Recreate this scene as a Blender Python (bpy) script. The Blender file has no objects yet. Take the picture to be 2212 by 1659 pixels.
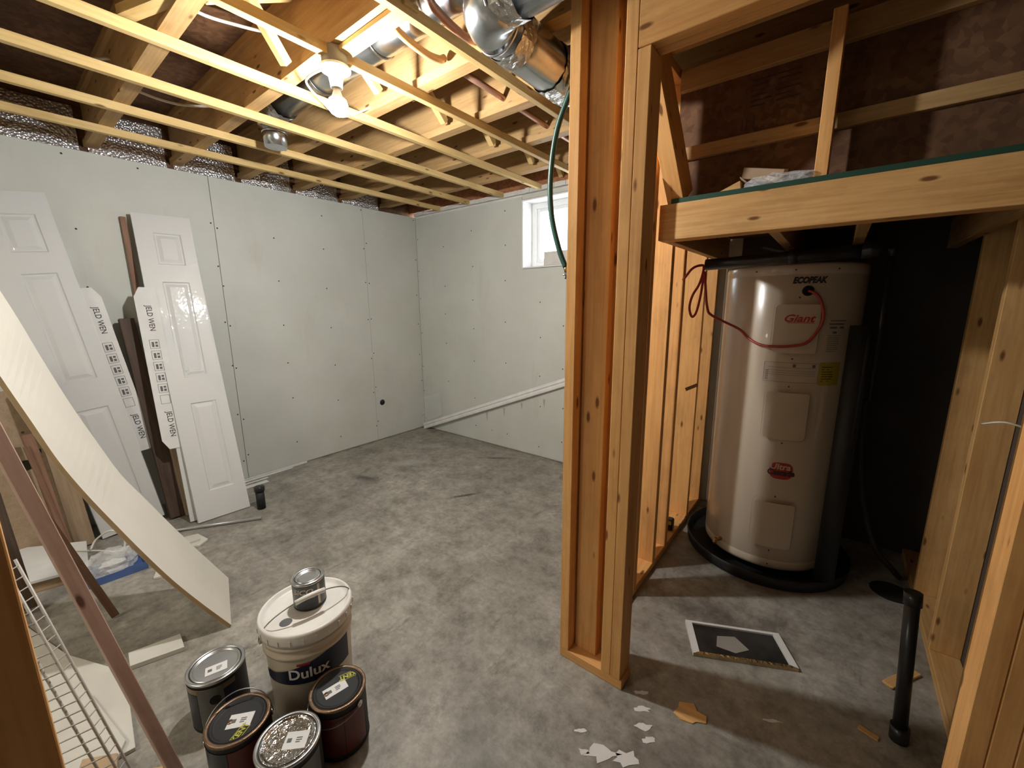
import bpy, bmesh, math, random
from mathutils import Vector, Matrix
from math import pi, sin, cos, radians as rad
random.seed(7)
scn = bpy.context.scene
COL = scn.collection

# ------------------------------------------------------------------ camera
cd = bpy.data.cameras.new('camera'); cam = bpy.data.objects.new('camera', cd); COL.objects.link(cam)
TILT, ROLL, YAW = .190645, -.0070057, .665948
fw = Vector((-sin(YAW)*cos(TILT), cos(YAW)*cos(TILT), -sin(TILT)))
rt0 = Vector((cos(YAW), sin(YAW), 0)); up0 = rt0.cross(fw)
rt = rt0*cos(ROLL)+up0*sin(ROLL); up = up0*cos(ROLL)-rt0*sin(ROLL)
m = Matrix.Identity(4)
for i in range(3):
    m[i][0], m[i][1], m[i][2] = rt[i], up[i], -fw[i]
m[2][3] = 1.4
cam.matrix_world = m
cd.sensor_width = 36; cd.lens = 884/2212*36; cd.clip_start = .02
scn.camera = cam
# ------------------------------------------------------------------ world, exposure
w = bpy.data.worlds.new('sky'); scn.world = w; w.use_nodes = True
w.node_tree.nodes['Background'].inputs[0].default_value = (.86, .93, 1, 1)
w.node_tree.nodes['Background'].inputs[1].default_value = 4.5
scn.view_settings.view_transform = 'Standard'
scn.view_settings.look = 'None'
scn.view_settings.gamma = 1
scn.view_settings.use_curve_mapping = False
scn.view_settings.exposure = 1.05
BULB_STRENGTH = 850
BULB_COLOR = (.98, .975, .96)
# fill light added behind the viewpoint to brighten the partition studs
hl = bpy.data.lights.new('fill_light', 'AREA'); hl.shape = 'DISK'; hl.size = .6; hl.energy = 10.5; hl.color = (1, .90, .74)
hlo = bpy.data.objects.new('fill_light', hl); hlo.location = (-2.0, -1.4, 2.1); COL.objects.link(hlo)

# ------------------------------------------------------------------ materials
class NT:
    def __init__(s, name):
        s.m = bpy.data.materials.new(name); s.m.use_nodes = True
        s.t = s.m.node_tree; s.b = s.t.nodes['Principled BSDF']
    def n(s, typ, **kw):
        nd = s.t.nodes.new(typ)
        for k, v in kw.items():
            if k.startswith('i_'):
                k = k[2:]; nd.inputs[int(k) if k.isdigit() else k].default_value = v
            else: setattr(nd, k, v)
        return nd
    def l(s, a, b): s.t.links.new(a, b)
    def coords(s, scale=(1, 1, 1), rnd=True, kind='Object'):
        tc = s.n('ShaderNodeTexCoord'); mp = s.n('ShaderNodeMapping'); mp.inputs['Scale'].default_value = scale
        src = tc.outputs[kind]
        if rnd:
            oi = s.n('ShaderNodeObjectInfo'); mul = s.n('ShaderNodeMath', operation='MULTIPLY', i_1=37.0)
            s.l(oi.outputs['Random'], mul.inputs[0])
            ad = s.n('ShaderNodeVectorMath', operation='ADD'); s.l(src, ad.inputs[0]); s.l(mul.outputs[0], ad.inputs[1]); src = ad.outputs[0]
        s.l(src, mp.inputs['Vector']); return mp.outputs[0]
    def noise(s, vec, scale=5, detail=4, rough=.55):
        nd = s.n('ShaderNodeTexNoise', i_Scale=scale, i_Detail=detail, i_Roughness=rough); s.l(vec, nd.inputs['Vector']); return nd.outputs['Fac']
    def ramp(s, fac, stops):
        r = s.n('ShaderNodeValToRGB'); e = r.color_ramp.elements
        while len(e) < len(stops): e.new(.5)
        for i, (p, c) in enumerate(stops): e[i].position = p; e[i].color = (*c, 1) if len(c) == 3 else c
        s.l(fac, r.inputs[0]); return r.outputs[0]
    def mix(s, fac, a, b, mode='MIX'):
        nd = s.n('ShaderNodeMixRGB', blend_type=mode)
        for v, i in ((fac, 0), (a, 1), (b, 2)):
            if hasattr(v, 'links'): s.l(v, nd.inputs[i])
            elif i: nd.inputs[i].default_value = (*v, 1)
            else: nd.inputs[0].default_value = v
        return nd.outputs[0]
    def bump(s, h, strength=.2, dist=.01):
        b = s.n('ShaderNodeBump', i_Strength=strength, i_Distance=dist); s.l(h, b.inputs['Height']); s.l(b.outputs[0], s.b.inputs['Normal']); return b
    def setc(s, c):
        if hasattr(c, 'links'): s.l(c, s.b.inputs['Base Color'])
        else: s.b.inputs['Base Color'].default_value = (*c, 1)
    def p(s, **kw):
        for k, v in kw.items(): s.b.inputs[k.replace('_', ' ')].default_value = v
        return s

def plain(name, c, rough=.5, metal=0, var=.06, scale=12, bump=0, **kw):
    t = NT(name); v = t.coords()
    n = t.noise(v, scale)
    t.setc(t.ramp(n, [(.3, tuple(x*(1-var*2) for x in c)), (.7, tuple(min(1, x*(1+var)) for x in c))]))
    t.p(Roughness=rough, Metallic=metal, **kw)
    if bump: t.bump(n, bump, .01)
    return t.m

def wood(name, light, dark, knots=.5, rough=.6, dirt=.25):
    t = NT(name)
    v = t.coords((1.0, 9, 9))
    g = t.noise(v, 3.0, 6, .6)
    v2 = t.coords((1.5, 55, 55)); g2 = t.noise(v2, 2.0, 3, .5)
    col = t.ramp(g, [(.30, dark), (.62, light)])
    col = t.mix(.35, col, t.ramp(g2, [(.35, dark), (.6, light)]))
    # knots
    v3 = t.coords((7, 21, 21)); vo = t.n('ShaderNodeTexVoronoi', i_Scale=1.0, i_Randomness=1.0); t.l(v3, vo.inputs['Vector'])
    k = t.ramp(vo.outputs['Distance'], [(.10, (1, 1, 1)), (.19, (0, 0, 0))])
    sp = t.n('ShaderNodeSeparateColor'); t.l(vo.outputs['Color'], sp.inputs[0])
    gt = t.n('ShaderNodeMath', operation='GREATER_THAN', i_1=1-knots); t.l(sp.outputs[0], gt.inputs[0])
    mu = t.n('ShaderNodeMath', operation='MULTIPLY'); t.l(k, mu.inputs[0]); t.l(gt.outputs[0], mu.inputs[1])
    col = t.mix(mu.outputs[0], col, (dark[0]*.35, dark[1]*.28, dark[2]*.25))
    # handling dirt
    v4 = t.coords((.8, 1.5, 1.5)); d = t.noise(v4, 4, 5, .7)
    dd = t.ramp(d, [(.5, (1, 1, 1)), (.78, (1-dirt, 1-dirt, 1-dirt))])
    col = t.mix(1, col, dd, 'MULTIPLY')
    oi = t.n('ShaderNodeObjectInfo'); mr = t.n('ShaderNodeMapRange', i_3=.86, i_4=1.08); t.l(oi.outputs['Random'], mr.inputs[0])
    hv = t.n('ShaderNodeHueSaturation'); t.l(col, hv.inputs['Color']); t.l(mr.outputs[0], hv.inputs['Value'])
    t.setc(hv.outputs[0]); t.p(Roughness=rough); t.b.inputs['Specular IOR Level'].default_value = .25
    t.bump(g2, .12, .003)
    return t.m

M = {}
M['fir'] = wood('stud_lumber', (.86, .475, .175), (.66, .315, .10), .6)
M['firp'] = wood('pale_lumber', (.72, .44, .18), (.53, .28, .095), .6)
M['strap'] = wood('strapping_lumber', (.66, .48, .215), (.50, .33, .12), .45)
M['joist'] = wood('joist_lumber', (.52, .335, .15), (.37, .21, .08), .5)
M['brown'] = wood('brown_stained_wood', (.30, .17, .11), (.17, .09, .06), .2)
M['pink'] = wood('rosy_primed_wood', (.56, .39, .32), (.42, .27, .21), .1)
M['darkwood'] = wood('dark_wood', (.10, .065, .045), (.05, .032, .024), .2)
M['beige'] = wood('beige_panel_wood', (.40, .30, .20), (.30, .21, .13), .1)

def osb(name, a, b):
    t = NT(name); v = t.coords((1, 1, 1)); vo = t.n('ShaderNodeTexVoronoi', i_Scale=44.0); t.l(v, vo.inputs['Vector'])
    sp = t.n('ShaderNodeSeparateColor'); t.l(vo.outputs['Color'], sp.inputs[0])
    n = t.noise(v, 6, 5)
    c = t.ramp(sp.outputs[0], [(.1, a), (.9, b)]); c = t.mix(t.ramp(n, [(.4, (0, 0, 0)), (.7, (.6, .6, .6))]), c, tuple(x*.45 for x in a))
    t.setc(c); t.p(Roughness=.75); return t.m
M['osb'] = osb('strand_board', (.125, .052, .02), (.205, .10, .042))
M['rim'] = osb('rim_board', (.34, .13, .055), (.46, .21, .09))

# drywall
def drywall():
    t = NT('bare_drywall'); v = t.coords((1, 1, 1), rnd=False)
    n = t.noise(v, 1.6, 4, .6); n2 = t.noise(v, 60, 2, .5)
    c = t.ramp(n, [(.3, (.555, .57, .52)), (.7, (.63, .65, .605))])
    vv = t.coords((1.5, 1.5, .35), rnd=False); st = t.noise(vv, 3, 6, .7)
    c = t.mix(t.ramp(st, [(.58, (0, 0, 0)), (.75, (.35, .35, .35))]), c, (.50, .46, .38))
    t.setc(c); t.p(Roughness=.62); t.b.inputs['Specular IOR Level'].default_value = .35
    t.bump(n2, .04, .002); return t.m
M['drywall'] = drywall()

def concrete():
    t = NT('worn_concrete'); v = t.coords((1, 1, 1), rnd=False)
    big = t.noise(v, .9, 5, .6); mid = t.noise(v, 4.5, 8, .74); fine = t.noise(v, 38, 5, .7); gr = t.noise(v, 13, 6, .75)
    c = t.ramp(mid, [(.30, (.19, .178, .15)), (.47, (.37, .35, .31)), (.6, (.46, .44, .395)), (.76, (.62, .60, .55))])
    c = t.mix(.75, c, t.ramp(big, [(.3, (.55, .53, .49)), (.7, (1.0, .98, .94))]), 'MULTIPLY')
    c = t.mix(.5, c, t.ramp(fine, [(.3, (.55, .55, .55)), (.7, (1.15, 1.15, 1.15))]), 'MULTIPLY')
    c = t.mix(.8, c, t.ramp(gr, [(.28, (.45, .43, .40)), (.5, (.95, .95, .95)), (.75, (1.25, 1.25, 1.25))]), 'MULTIPLY')
    # trowel sweeps
    mp = t.coords((1.2, 5.5, 1), rnd=False); sw = t.noise(mp, 2.2, 8, .72)
    c = t.mix(t.ramp(sw, [(.60, (0, 0, 0)), (.74, (.45, .45, .45))]), c, (.52, .51, .48))
    mp2 = t.coords((3.5, 1.0, 1), rnd=False); sk = t.noise(mp2, 3.4, 9, .75)
    c = t.mix(t.ramp(sk, [(.58, (0, 0, 0)), (.72, (.75, .75, .75))]), c, (.07, .062, .05))
    # dark scuffed patches as seen on the slab
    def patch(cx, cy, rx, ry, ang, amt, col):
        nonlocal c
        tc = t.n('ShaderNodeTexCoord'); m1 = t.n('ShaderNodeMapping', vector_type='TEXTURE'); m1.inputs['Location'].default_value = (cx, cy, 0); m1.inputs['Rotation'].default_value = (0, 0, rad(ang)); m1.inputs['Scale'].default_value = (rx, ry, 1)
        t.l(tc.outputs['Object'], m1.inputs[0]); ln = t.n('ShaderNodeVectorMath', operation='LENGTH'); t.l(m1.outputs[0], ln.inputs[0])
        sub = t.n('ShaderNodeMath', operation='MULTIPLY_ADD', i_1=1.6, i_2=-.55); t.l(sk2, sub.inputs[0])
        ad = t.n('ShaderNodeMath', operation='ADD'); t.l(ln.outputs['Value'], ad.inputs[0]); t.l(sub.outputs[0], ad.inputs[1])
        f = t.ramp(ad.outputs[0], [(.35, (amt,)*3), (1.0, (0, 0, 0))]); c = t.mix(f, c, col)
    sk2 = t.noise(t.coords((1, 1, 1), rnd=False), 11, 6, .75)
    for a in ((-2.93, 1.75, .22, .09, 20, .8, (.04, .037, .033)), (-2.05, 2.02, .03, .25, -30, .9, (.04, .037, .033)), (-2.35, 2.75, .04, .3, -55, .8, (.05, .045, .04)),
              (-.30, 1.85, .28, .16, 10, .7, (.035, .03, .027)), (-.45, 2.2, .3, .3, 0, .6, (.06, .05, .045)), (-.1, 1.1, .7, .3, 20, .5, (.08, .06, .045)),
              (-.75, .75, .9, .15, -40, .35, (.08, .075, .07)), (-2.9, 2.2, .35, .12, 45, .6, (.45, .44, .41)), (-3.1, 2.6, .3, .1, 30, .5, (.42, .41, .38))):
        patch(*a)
    t.setc(c); r = t.ramp(mid, [(.3, (.42,)*3), (.7, (.66,)*3)]); t.l(r, t.b.inputs['Roughness'])
    t.bump(mid, .12, .01); return t.m
M['concrete'] = concrete()

M['white'] = plain('white_paint', (.80, .80, .78), .4)
M['doorwhite'] = NT('film_wrapped_white_door')
def doorm():
    t = M['doorwhite']; v = t.coords((6, 2, 1.2)); n = t.noise(v, 2.2, 4, .6)
    t.setc((.66, .67, .66)); t.p(Roughness=.5); t.b.inputs['Coat Weight'].default_value = .8; t.b.inputs['Coat Roughness'].default_value = .06
    b = t.n('ShaderNodeBump', i_Strength=.35, i_Distance=.02); t.l(n, b.inputs['Height']); t.l(b.outputs[0], t.b.inputs['Coat Normal']); return t.m
M['doorwhite'] = doorm()
M['shelfwhite'] = plain('cream_melamine', (.74, .71, .62), .45, var=.03, scale=3)
M['mdf'] = plain('raw_board_edge', (.36, .25, .13), .8)
M['card'] = plain('cardboard', (.44, .31, .19), .85)
M['paper'] = plain('white_paper', (.74, .74, .72), .7, var=.03)
M['offcut'] = plain('drywall_offcut', (.62, .60, .54), .8, scale=5)
M['gypsum'] = plain('gypsum', (.72, .70, .66), .9)
M['black'] = plain('black_plastic', (.015, .015, .016), .35)
M['blackmat'] = plain('black_rubber', (.012, .012, .012), .6)
M['ink'] = plain('dark_ink', (.03, .03, .035), .7)
M['greyink'] = plain('grey_ink', (.13, .13, .13), .7)
M['red'] = plain('red_print', (.42, .03, .02), .45)
M['redcable'] = plain('red_cable', (.42, .05, .04), .4)
M['whitecable'] = plain('white_cable', (.78, .76, .68), .5)
M['copper'] = plain('weathered_copper', (.48, .27, .19), .4, .6)
M['greyplastic'] = plain('grey_conduit', (.42, .42, .40), .35, .5)
M['pex'] = plain('orange_pipe', (.62, .36, .16), .45)
M['green'] = plain('green_hose', (.012, .06, .045), .35)
M['greenpaint'] = plain('green_edge_paint', (.010, .055, .030), .7)
M['brass'] = plain('brass', (.45, .30, .12), .35, .9)
M['blue'] = plain('blue_cardboard', (.07, .13, .33), .6)
M['pail'] = plain('cream_pail_plastic', (.68, .60, .48), .35, var=.05, scale=6)
M['paillid'] = plain('white_lid_plastic', (.82, .80, .74), .4, var=.05)
M['tank'] = plain('beige_enamel', (.60, .52, .41), .23, var=.015, scale=2)
M['tank'].node_tree.nodes['Principled BSDF'].inputs['Coat Weight'].default_value = .3
M['label'] = plain('printed_label', (.58, .51, .42), .5, var=.02)
M['yellow'] = plain('yellow_label', (.45, .36, .03), .6)
M['navy'] = plain('navy_print', (.012, .016, .045), .45)
M['maroon'] = plain('maroon_can_label', (.12, .018, .014), .4)
M['darklabel'] = plain('dark_can_label', (.03, .033, .04), .4, var=.3, scale=6)
M['greylabel'] = plain('grey_can_label', (.12, .13, .125), .4, var=.3, scale=8)
M['tanlabel'] = plain('tan_can_label', (.22, .16, .11), .45, var=.3, scale=8)
M['yg'] = plain('yellow_green_print', (.50, .50, .06), .5)
M['bristle'] = plain('dust', (.3, .28, .25), .9)

def metal(name, c, rough, bscale=8, bstr=.15, streak=(1, 1, 1)):
    t = NT(name); v = t.coords(streak); n = t.noise(v, bscale, 4, .6)
    t.setc(t.ramp(n, [(.3, tuple(x*.75 for x in c)), (.7, c)])); t.p(Metallic=1, Roughness=rough); t.bump(n, bstr, .01); return t.m
M['galv'] = metal('galvanised_steel', (.62, .64, .66), .24)
M['tin'] = metal('tinplate_lid', (.62, .63, .63), .3, 6, .12)
M['dent'] = metal('dented_tinplate', (.72, .72, .72), .16, 22, .9)
M['rust'] = metal('rusty_rim', (.30, .20, .13), .45, 30, .3)
M['wire'] = plain('steel_wire', (.35, .34, .32), .35, .9)
M['shelfwire'] = plain('coated_wire', (.50, .47, .42), .4)
M['brassfoil'] = metal('gold_foil', (.62, .48, .26), .3, 60, .8)
def foil():
    t = NT('foil_insulation'); v = t.coords((1, 1, 1)); vo = t.n('ShaderNodeTexVoronoi', i_Scale=70.0); t.l(v, vo.inputs['Vector'])
    t.setc((.80, .79, .80)); t.p(Metallic=.75, Roughness=.3); t.bump(vo.outputs['Distance'], .7, .012); return t.m
M['foil'] = foil()
def clear(name, tint=(.9, .92, .93), mixf=.35, rough=.15, bs=.8, sc=40):
    t = NT(name); tr = t.n('ShaderNodeBsdfTransparent'); mx = t.n('ShaderNodeMixShader', i_Fac=mixf)
    t.setc(tint); t.p(Roughness=rough); v = t.coords(); t.bump(t.noise(v, sc, 3), bs, .01)
    out = t.t.nodes['Material Output']; t.l(tr.outputs[0], mx.inputs[1]); t.l(t.b.outputs[0], mx.inputs[2]); t.l(mx.outputs[0], out.inputs[0]); return t.m
M['film'] = clear('clear_plastic_film')
M['wrap'] = clear('stretch_wrap', (.9, .93, .95), .10, .06, .25, 9)
M['glass'] = clear('window_glass', (.95, .97, 1), .08, .02)
M['vinyl'] = plain('white_vinyl', (.85, .86, .86), .3, var=.02)
def emis(name, c, s):
    t = NT(name); t.setc(c); t.b.inputs['Emission Color'].default_value = (*c, 1); t.b.inputs['Emission Strength'].default_value = s; return t.m
M['bulb'] = emis('lit_bulb', BULB_COLOR, BULB_STRENGTH)
M['porcelain'] = plain('white_porcelain', (.82, .82, .80), .3, var=.01)
M['hole'] = plain('dark_opening', (.006, .006, .006), .9)
M['pipeblack'] = plain('black_drain_pipe', (.02, .02, .023), .28)
M['snow'] = plain('white_foam', (.70, .69, .65), .85)
M['filtergrey'] = plain('sooty_filter_mesh', (.022, .02, .019), .6, var=.5, scale=9)
M['shadewall'] = plain('shade_darkened_wall', (.065, .05, .04), .8, scale=4)  # shade of the heater corner put into the wall colour
M['glue'] = plain('glue_stain', (.42, .38, .35), .7)

# ------------------------------------------------------------------ mesh helpers
W = {}
def reg(o, parent, Mw):
    W[o.name] = Mw
    if parent is not None:
        o.parent = parent; o.matrix_basis = W[parent.name].inverted() @ Mw
    else: o.matrix_basis = Mw
    return o
def tag(o, label=None, cat=None, group=None, kind=None):
    if label: o['label'] = label
    if cat: o['category'] = cat
    if group: o['group'] = group
    if kind: o['kind'] = kind
    return o
def empty(name, loc, **kw):
    o = bpy.data.objects.new(name, None); o.empty_display_size = .05; COL.objects.link(o)
    reg(o, None, Matrix.Translation(loc)); return tag(o, **kw)

class MB:
    def __init__(s): s.v = []; s.f = []; s.sm = []
    def add(s, vs, fs, smooth=False):
        k = len(s.v); s.v += [tuple(v) for v in vs]; s.f += [tuple(i+k for i in f) for f in fs]; s.sm += [smooth]*len(fs); return s
    def box(s, x0, x1, y0, y1, z0, z1, mat=None):
        vs = [Vector((x, y, z)) for z in (z0, z1) for y in (y0, y1) for x in (x0, x1)]
        if mat is not None: vs = [mat @ v for v in vs]
        return s.add(vs, [(0, 2, 3, 1), (4, 5, 7, 6), (0, 1, 5, 4), (2, 6, 7, 3), (0, 4, 6, 2), (1, 3, 7, 5)])
    def tube(s, pts, r, n=10, caps=True, smooth=True):
        pts = [Vector(p) for p in pts]; rs = r if isinstance(r, (list, tuple)) else [r]*len(pts)
        vs = []; prev = None
        for i, p in enumerate(pts):
            d = (pts[min(i+1, len(pts)-1)]-pts[max(i-1, 0)]).normalized()
            if prev is None:
                a = Vector((0, 0, 1)) if abs(d.z) < .9 else Vector((1, 0, 0)); u = d.cross(a).normalized()
            else: u = (prev-d*prev.dot(d)).normalized()
            prev = u; q = d.cross(u)
            vs += [p+(u*cos(2*pi*k/n)+q*sin(2*pi*k/n))*rs[i] for k in range(n)]
        fs = [(i*n+k, i*n+(k+1) % n, (i+1)*n+(k+1) % n, (i+1)*n+k) for i in range(len(pts)-1) for k in range(n)]
        s.add(vs, fs, smooth)
        if caps:
            s.f += [tuple(len(s.v)-len(vs)+k for k in reversed(range(n))), tuple(len(s.v)-n+k for k in range(n))]; s.sm += [False, False]
        return s
    def lathe(s, prof, c=(0, 0, 0), n=40, smooth=True, mat=None):
        vs = [Vector((c[0]+r*cos(2*pi*k/n), c[1]+r*sin(2*pi*k/n), c[2]+z)) for r, z in prof for k in range(n)]
        if mat is not None: vs = [mat @ v for v in vs]
        fs = [(i*n+k, i*n+(k+1) % n, (i+1)*n+(k+1) % n, (i+1)*n+k) for i in range(len(prof)-1) for k in range(n)]
        return s.add(vs, fs, smooth)
    def poly(s, pts, z0, z1, mat=None):
        n = len(pts); vs = [Vector((x, y, z)) for z in (z0, z1) for x, y in pts]
        if mat is not None: vs = [mat @ v for v in vs]
        return s.add(vs, [tuple(reversed(range(n))), tuple(range(n, 2*n))]+[(i, (i+1) % n, n+(i+1) % n, n+i) for i in range(n)])
    def build(s, name, mat, parent=None, Mw=None, bevel=0, local=False):
        """vertices in world space (local=False) become relative to the origin Mw"""
        if Mw is None: Mw = Matrix.Translation(W[parent.name].translation) if parent is not None else Matrix.Identity(4)
        inv = Mw.inverted(); me = bpy.data.meshes.new(name)
        me.from_pydata([tuple(v) if local else tuple(inv @ Vector(v)) for v in s.v], [], s.f)
        bm = bmesh.new(); bm.from_mesh(me)
        bmesh.ops.recalc_face_normals(bm, faces=bm.faces)
        if bevel: bmesh.ops.bevel(bm, geom=list(bm.edges), offset=bevel, segments=1, affect='EDGES')
        bm.to_mesh(me); bm.free()
        if not bevel:
            me.polygons.foreach_set('use_smooth', s.sm)
        me.materials.append(M[mat] if isinstance(mat, str) else mat)
        o = bpy.data.objects.new(name, me); COL.objects.link(o); return reg(o, parent, Mw)

BC = {}
def board(name, a, b, wd, th, mat, parent=None, side=None, **kw):
    """a stick from a to b (centre line), wd along `side`, th across"""
    a, b = Vector(a), Vector(b); d = b-a; L = d.length; d.normalize()
    s_ = Vector(side) if side else (Vector((0, 0, 1)).cross(d) if abs(d.z) < .9 else Vector((1, 0, 0)))
    s_ = (s_-d*s_.dot(d)).normalized(); t_ = d.cross(s_)
    Mw = Matrix((( d.x, s_.x, t_.x, (a.x+b.x)/2), (d.y, s_.y, t_.y, (a.y+b.y)/2), (d.z, s_.z, t_.z, (a.z+b.z)/2), (0, 0, 0, 1)))
    k = (round(L, 3), wd, th, mat)
    if k in BC:
        o = bpy.data.objects.new(name, BC[k]); COL.objects.link(o); reg(o, parent, Mw)
    else:
        o = MB().box(-L/2, L/2, -wd/2, wd/2, -th/2, th/2).build(name, mat, parent, Mw, bevel=min(.0018, th*.2), local=True); BC[k] = o.data
    return tag(o, **kw) if kw else o
def beam(name, x0, x1, y0, y1, z0, z1, mat, parent=None, **kw):
    """axis aligned stick; grain along its longest side"""
    dx, dy, dz = x1-x0, y1-y0, z1-z0; cx, cy, cz = (x0+x1)/2, (y0+y1)/2, (z0+z1)/2
    if dx >= dy and dx >= dz: return board(name, (x0, cy, cz), (x1, cy, cz), round(dy, 4), round(dz, 4), mat, parent, (0, 1, 0), **kw)
    if dy >= dz: return board(name, (cx, y0, cz), (cx, y1, cz), round(dx, 4), round(dz, 4), mat, parent, (1, 0, 0), **kw)
    return board(name, (cx, cy, z0), (cx, cy, z1), round(dx, 4), round(dy, 4), mat, parent, (1, 0, 0), **kw)

def text(name, body, size, mat, parent, fn, align='CENTER', ext=.0008, shear=0, bold=0, xs=1.0):
    """flat lettering; fn maps (x, y, z) of the letter plane to the world"""
    cu = bpy.data.curves.new(name, 'FONT'); cu.body = body; cu.size = size; cu.align_x = align; cu.align_y = 'CENTER'; cu.shear = shear; cu.offset = bold; cu.resolution_u = 3
    ob = bpy.data.objects.new(name+'_tmp', cu); me = bpy.data.meshes.new_from_object(ob); bpy.data.objects.remove(ob)
    bm = bmesh.new(); bm.from_mesh(me); bmesh.ops.triangulate(bm, faces=bm.faces)
    base = W[parent.name].translation
    for v in bm.verts: v.co = Vector(fn(v.co.x*xs, v.co.y, ext))-base
    bm.to_mesh(me); bm.free(); me.materials.clear(); me.materials.append(M[mat])
    o = bpy.data.objects.new(name, me); COL.objects.link(o); return reg(o, parent, Matrix.Translation(base))

def smooth_path(pts, n=6):
    P = [Vector(p) for p in pts]; out = []
    for i in range(len(P)-1):
        p0, p1, p2, p3 = P[max(i-1, 0)], P[i], P[i+1], P[min(i+2, len(P)-1)]
        for k in range(n):
            t = k/n; out.append(.5*((2*p1)+(-p0+p2)*t+(2*p0-5*p1+4*p2-p3)*t*t+(-p0+3*p1-3*p2+p3)*t**3))
    return out+[P[-1]]

XW, YW, HW = -3.67, 3.0145, 2.3325      # left wall, back wall, drywall top
XR, YF = 2.2, -1.7                       # far right, wall behind the photographer
JZ = 2.371; JD = .29                     # joist underside and depth

# ------------------------------------------------------------------ floor
fl = MB().box(-3.9, XR, YF, 3.2, -.12, 0).build('floor', 'concrete'); tag(fl, 'grey concrete basement slab with scuffs, trowel sweeps and dark stains', kind='structure')
mb = MB()
def splat(mb, cx, cy, r, n, ang=0, el=1, z=.0012):
    pts = []
    for k in range(n):
        a = 2*pi*k/n; q = r*random.uniform(.45, 1.15); x, y = q*cos(a)*el, q*sin(a)
        pts.append((cx+x*cos(ang)-y*sin(ang), cy+x*sin(ang)+y*cos(ang)))
    mb.poly(pts, .0003, z)
for cx, cy, r, e in [(-.365, 1.03, .035, 1.6), (-.43, 1.0, .03, 2), (-.36, 1.16, .016, 2.4), (-.385, 1.22, .012, 3), (-.41, 1.28, .010, 3), (-.33, 1.13, .012, 2), (-.48, .97, .012, 2), (-.52, 1.02, .01, 2), (-.62, 1.28, .006, 3), (-.05, 1.2, .008, 4), (-.02, 1.45, .009, 4)]:
    splat(mb, cx, cy, r, 13, rad(35), e)
tag(mb.build('plaster_splatter', 'gypsum', fl), 'white plaster spots dried on the slab', kind='stuff')

# ------------------------------------------------------------------ left wall of drywall sheets
wl = MB().box(XW-.16, XW-.014, YF, YW+.15, 0, HW-.01).build('wall_left', 'gypsum'); tag(wl, 'long left wall of bare screwed drywall sheets', kind='structure')
G = .0015
def sheet(parent, axis, a0, a1, z0, z1, plane, name='drywall_sheet'):
    mb = MB()
    if axis == 'y': mb.box(plane-.0125, plane, a0+G, a1-G, z0, z1)
    else: mb.box(a0+G, a1-G, plane, plane+.0125, z0, z1)
    return mb.build(name, 'drywall', parent, bevel=.0012)
for a0, a1 in ((YF, -.05), (-.05, 1.149), (1.149, 2.38), (2.38, YW)):
    sheet(wl, 'y', a0, a1, .012, HW-.012+random.uniform(0, .008), XW)
sc_ = MB()
def screw(mb, axis, a, z, plane, r=.006):
    if axis == 'y': mat = Matrix.Translation((plane, a, z)) @ Matrix.Rotation(pi/2, 4, 'Y')
    else: mat = Matrix.Translation((a, plane, z)) @ Matrix.Rotation(pi/2, 4, 'X')
    mb.lathe([(0, .0008), (r, .0008), (r, 0)], n=6, smooth=False, mat=mat)
for y in (-.4, .01, .42, .76, 1.135, 1.163, 1.56, 1.97, 2.366, 2.394, 2.99):
    z = .12+random.random()*.1
    while z < 2.3: screw(sc_, 'y', y+random.uniform(-.008, .008), z, XW); z += random.uniform(.28, .42)
tag(sc_.build('drywall_screws', 'ink', wl), kind='stuff')
# foil and rim above the left wall
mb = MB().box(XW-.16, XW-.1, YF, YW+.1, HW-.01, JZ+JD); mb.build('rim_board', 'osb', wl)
js = [-1.53, -1.12, -.71, -.29, .125, .54, .96, 1.375, 1.79, 2.21, 2.64]
for j0, j1 in zip(js[2:-1], js[3:]):
    vs = []; fs = []; n, k = 10, 9
    for i in range(n+1):
        for j in range(k+1):
            y = j0+.02+(j1-j0-.04)*i/n; z = HW-.02+j*.031
            vs.append((XW-.085+.05*sin(i/n*pi)*(1-j/k)+random.uniform(-.008, .008), y, z))
    fs = [(i*(k+1)+j, (i+1)*(k+1)+j, (i+1)*(k+1)+j+1, i*(k+1)+j+1) for i in range(n) for j in range(k)]
    MB().add(vs, fs, True).build('foil_insulation_batt', 'foil', wl)

# ------------------------------------------------------------------ back wall with the window
wb = empty('wall_back', (-1.5, YW, 0), label='drywalled back wall with a small high basement window', kind='structure')
WX0, WX1, WZ0, WZ1 = -2.245, -1.35, 1.715, 2.285
mb = MB()
for a in ((XW-.16, WX0, 0, HW), (WX1, XR, 0, HW), (WX0, WX1, 0, WZ0), (WX0, WX1, WZ1, HW)): mb.box(a[0], a[1], YW+.013, YW+.30, a[2], a[3])
mb.build('foundation_wall', 'gypsum', wb)
MB().poly([(XW, .012), (-1.7915, .012), (-1.7915, WZ0-.004), (WX0-.002, WZ0-.004), (WX0-.002, HW-.02), (XW, HW-.02)], 0, -.0125, Matrix.Translation((0, YW, 0)) @ Matrix.Rotation(pi/2, 4, 'X')).build('drywall_sheet', 'drywall', wb)
sheet(wb, 'x', -1.79, -.74, .012, WZ0-.004, YW)
sheet(wb, 'x', WX0, WX1, WZ1+.003, HW-.006, YW)
sheet(wb, 'x', WX1, -.74, WZ0-.004, HW-.02, YW)
sheet(wb, 'x', -.74, -.52, .012, 1.65, YW)
MB().box(-.515, XR, YW, YW+.0125, .0, JZ).build('shade_dark_panel', 'shadewall', wb)  # wall section coloured dark to stand in for shade behind the heater
mb = MB()
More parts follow.
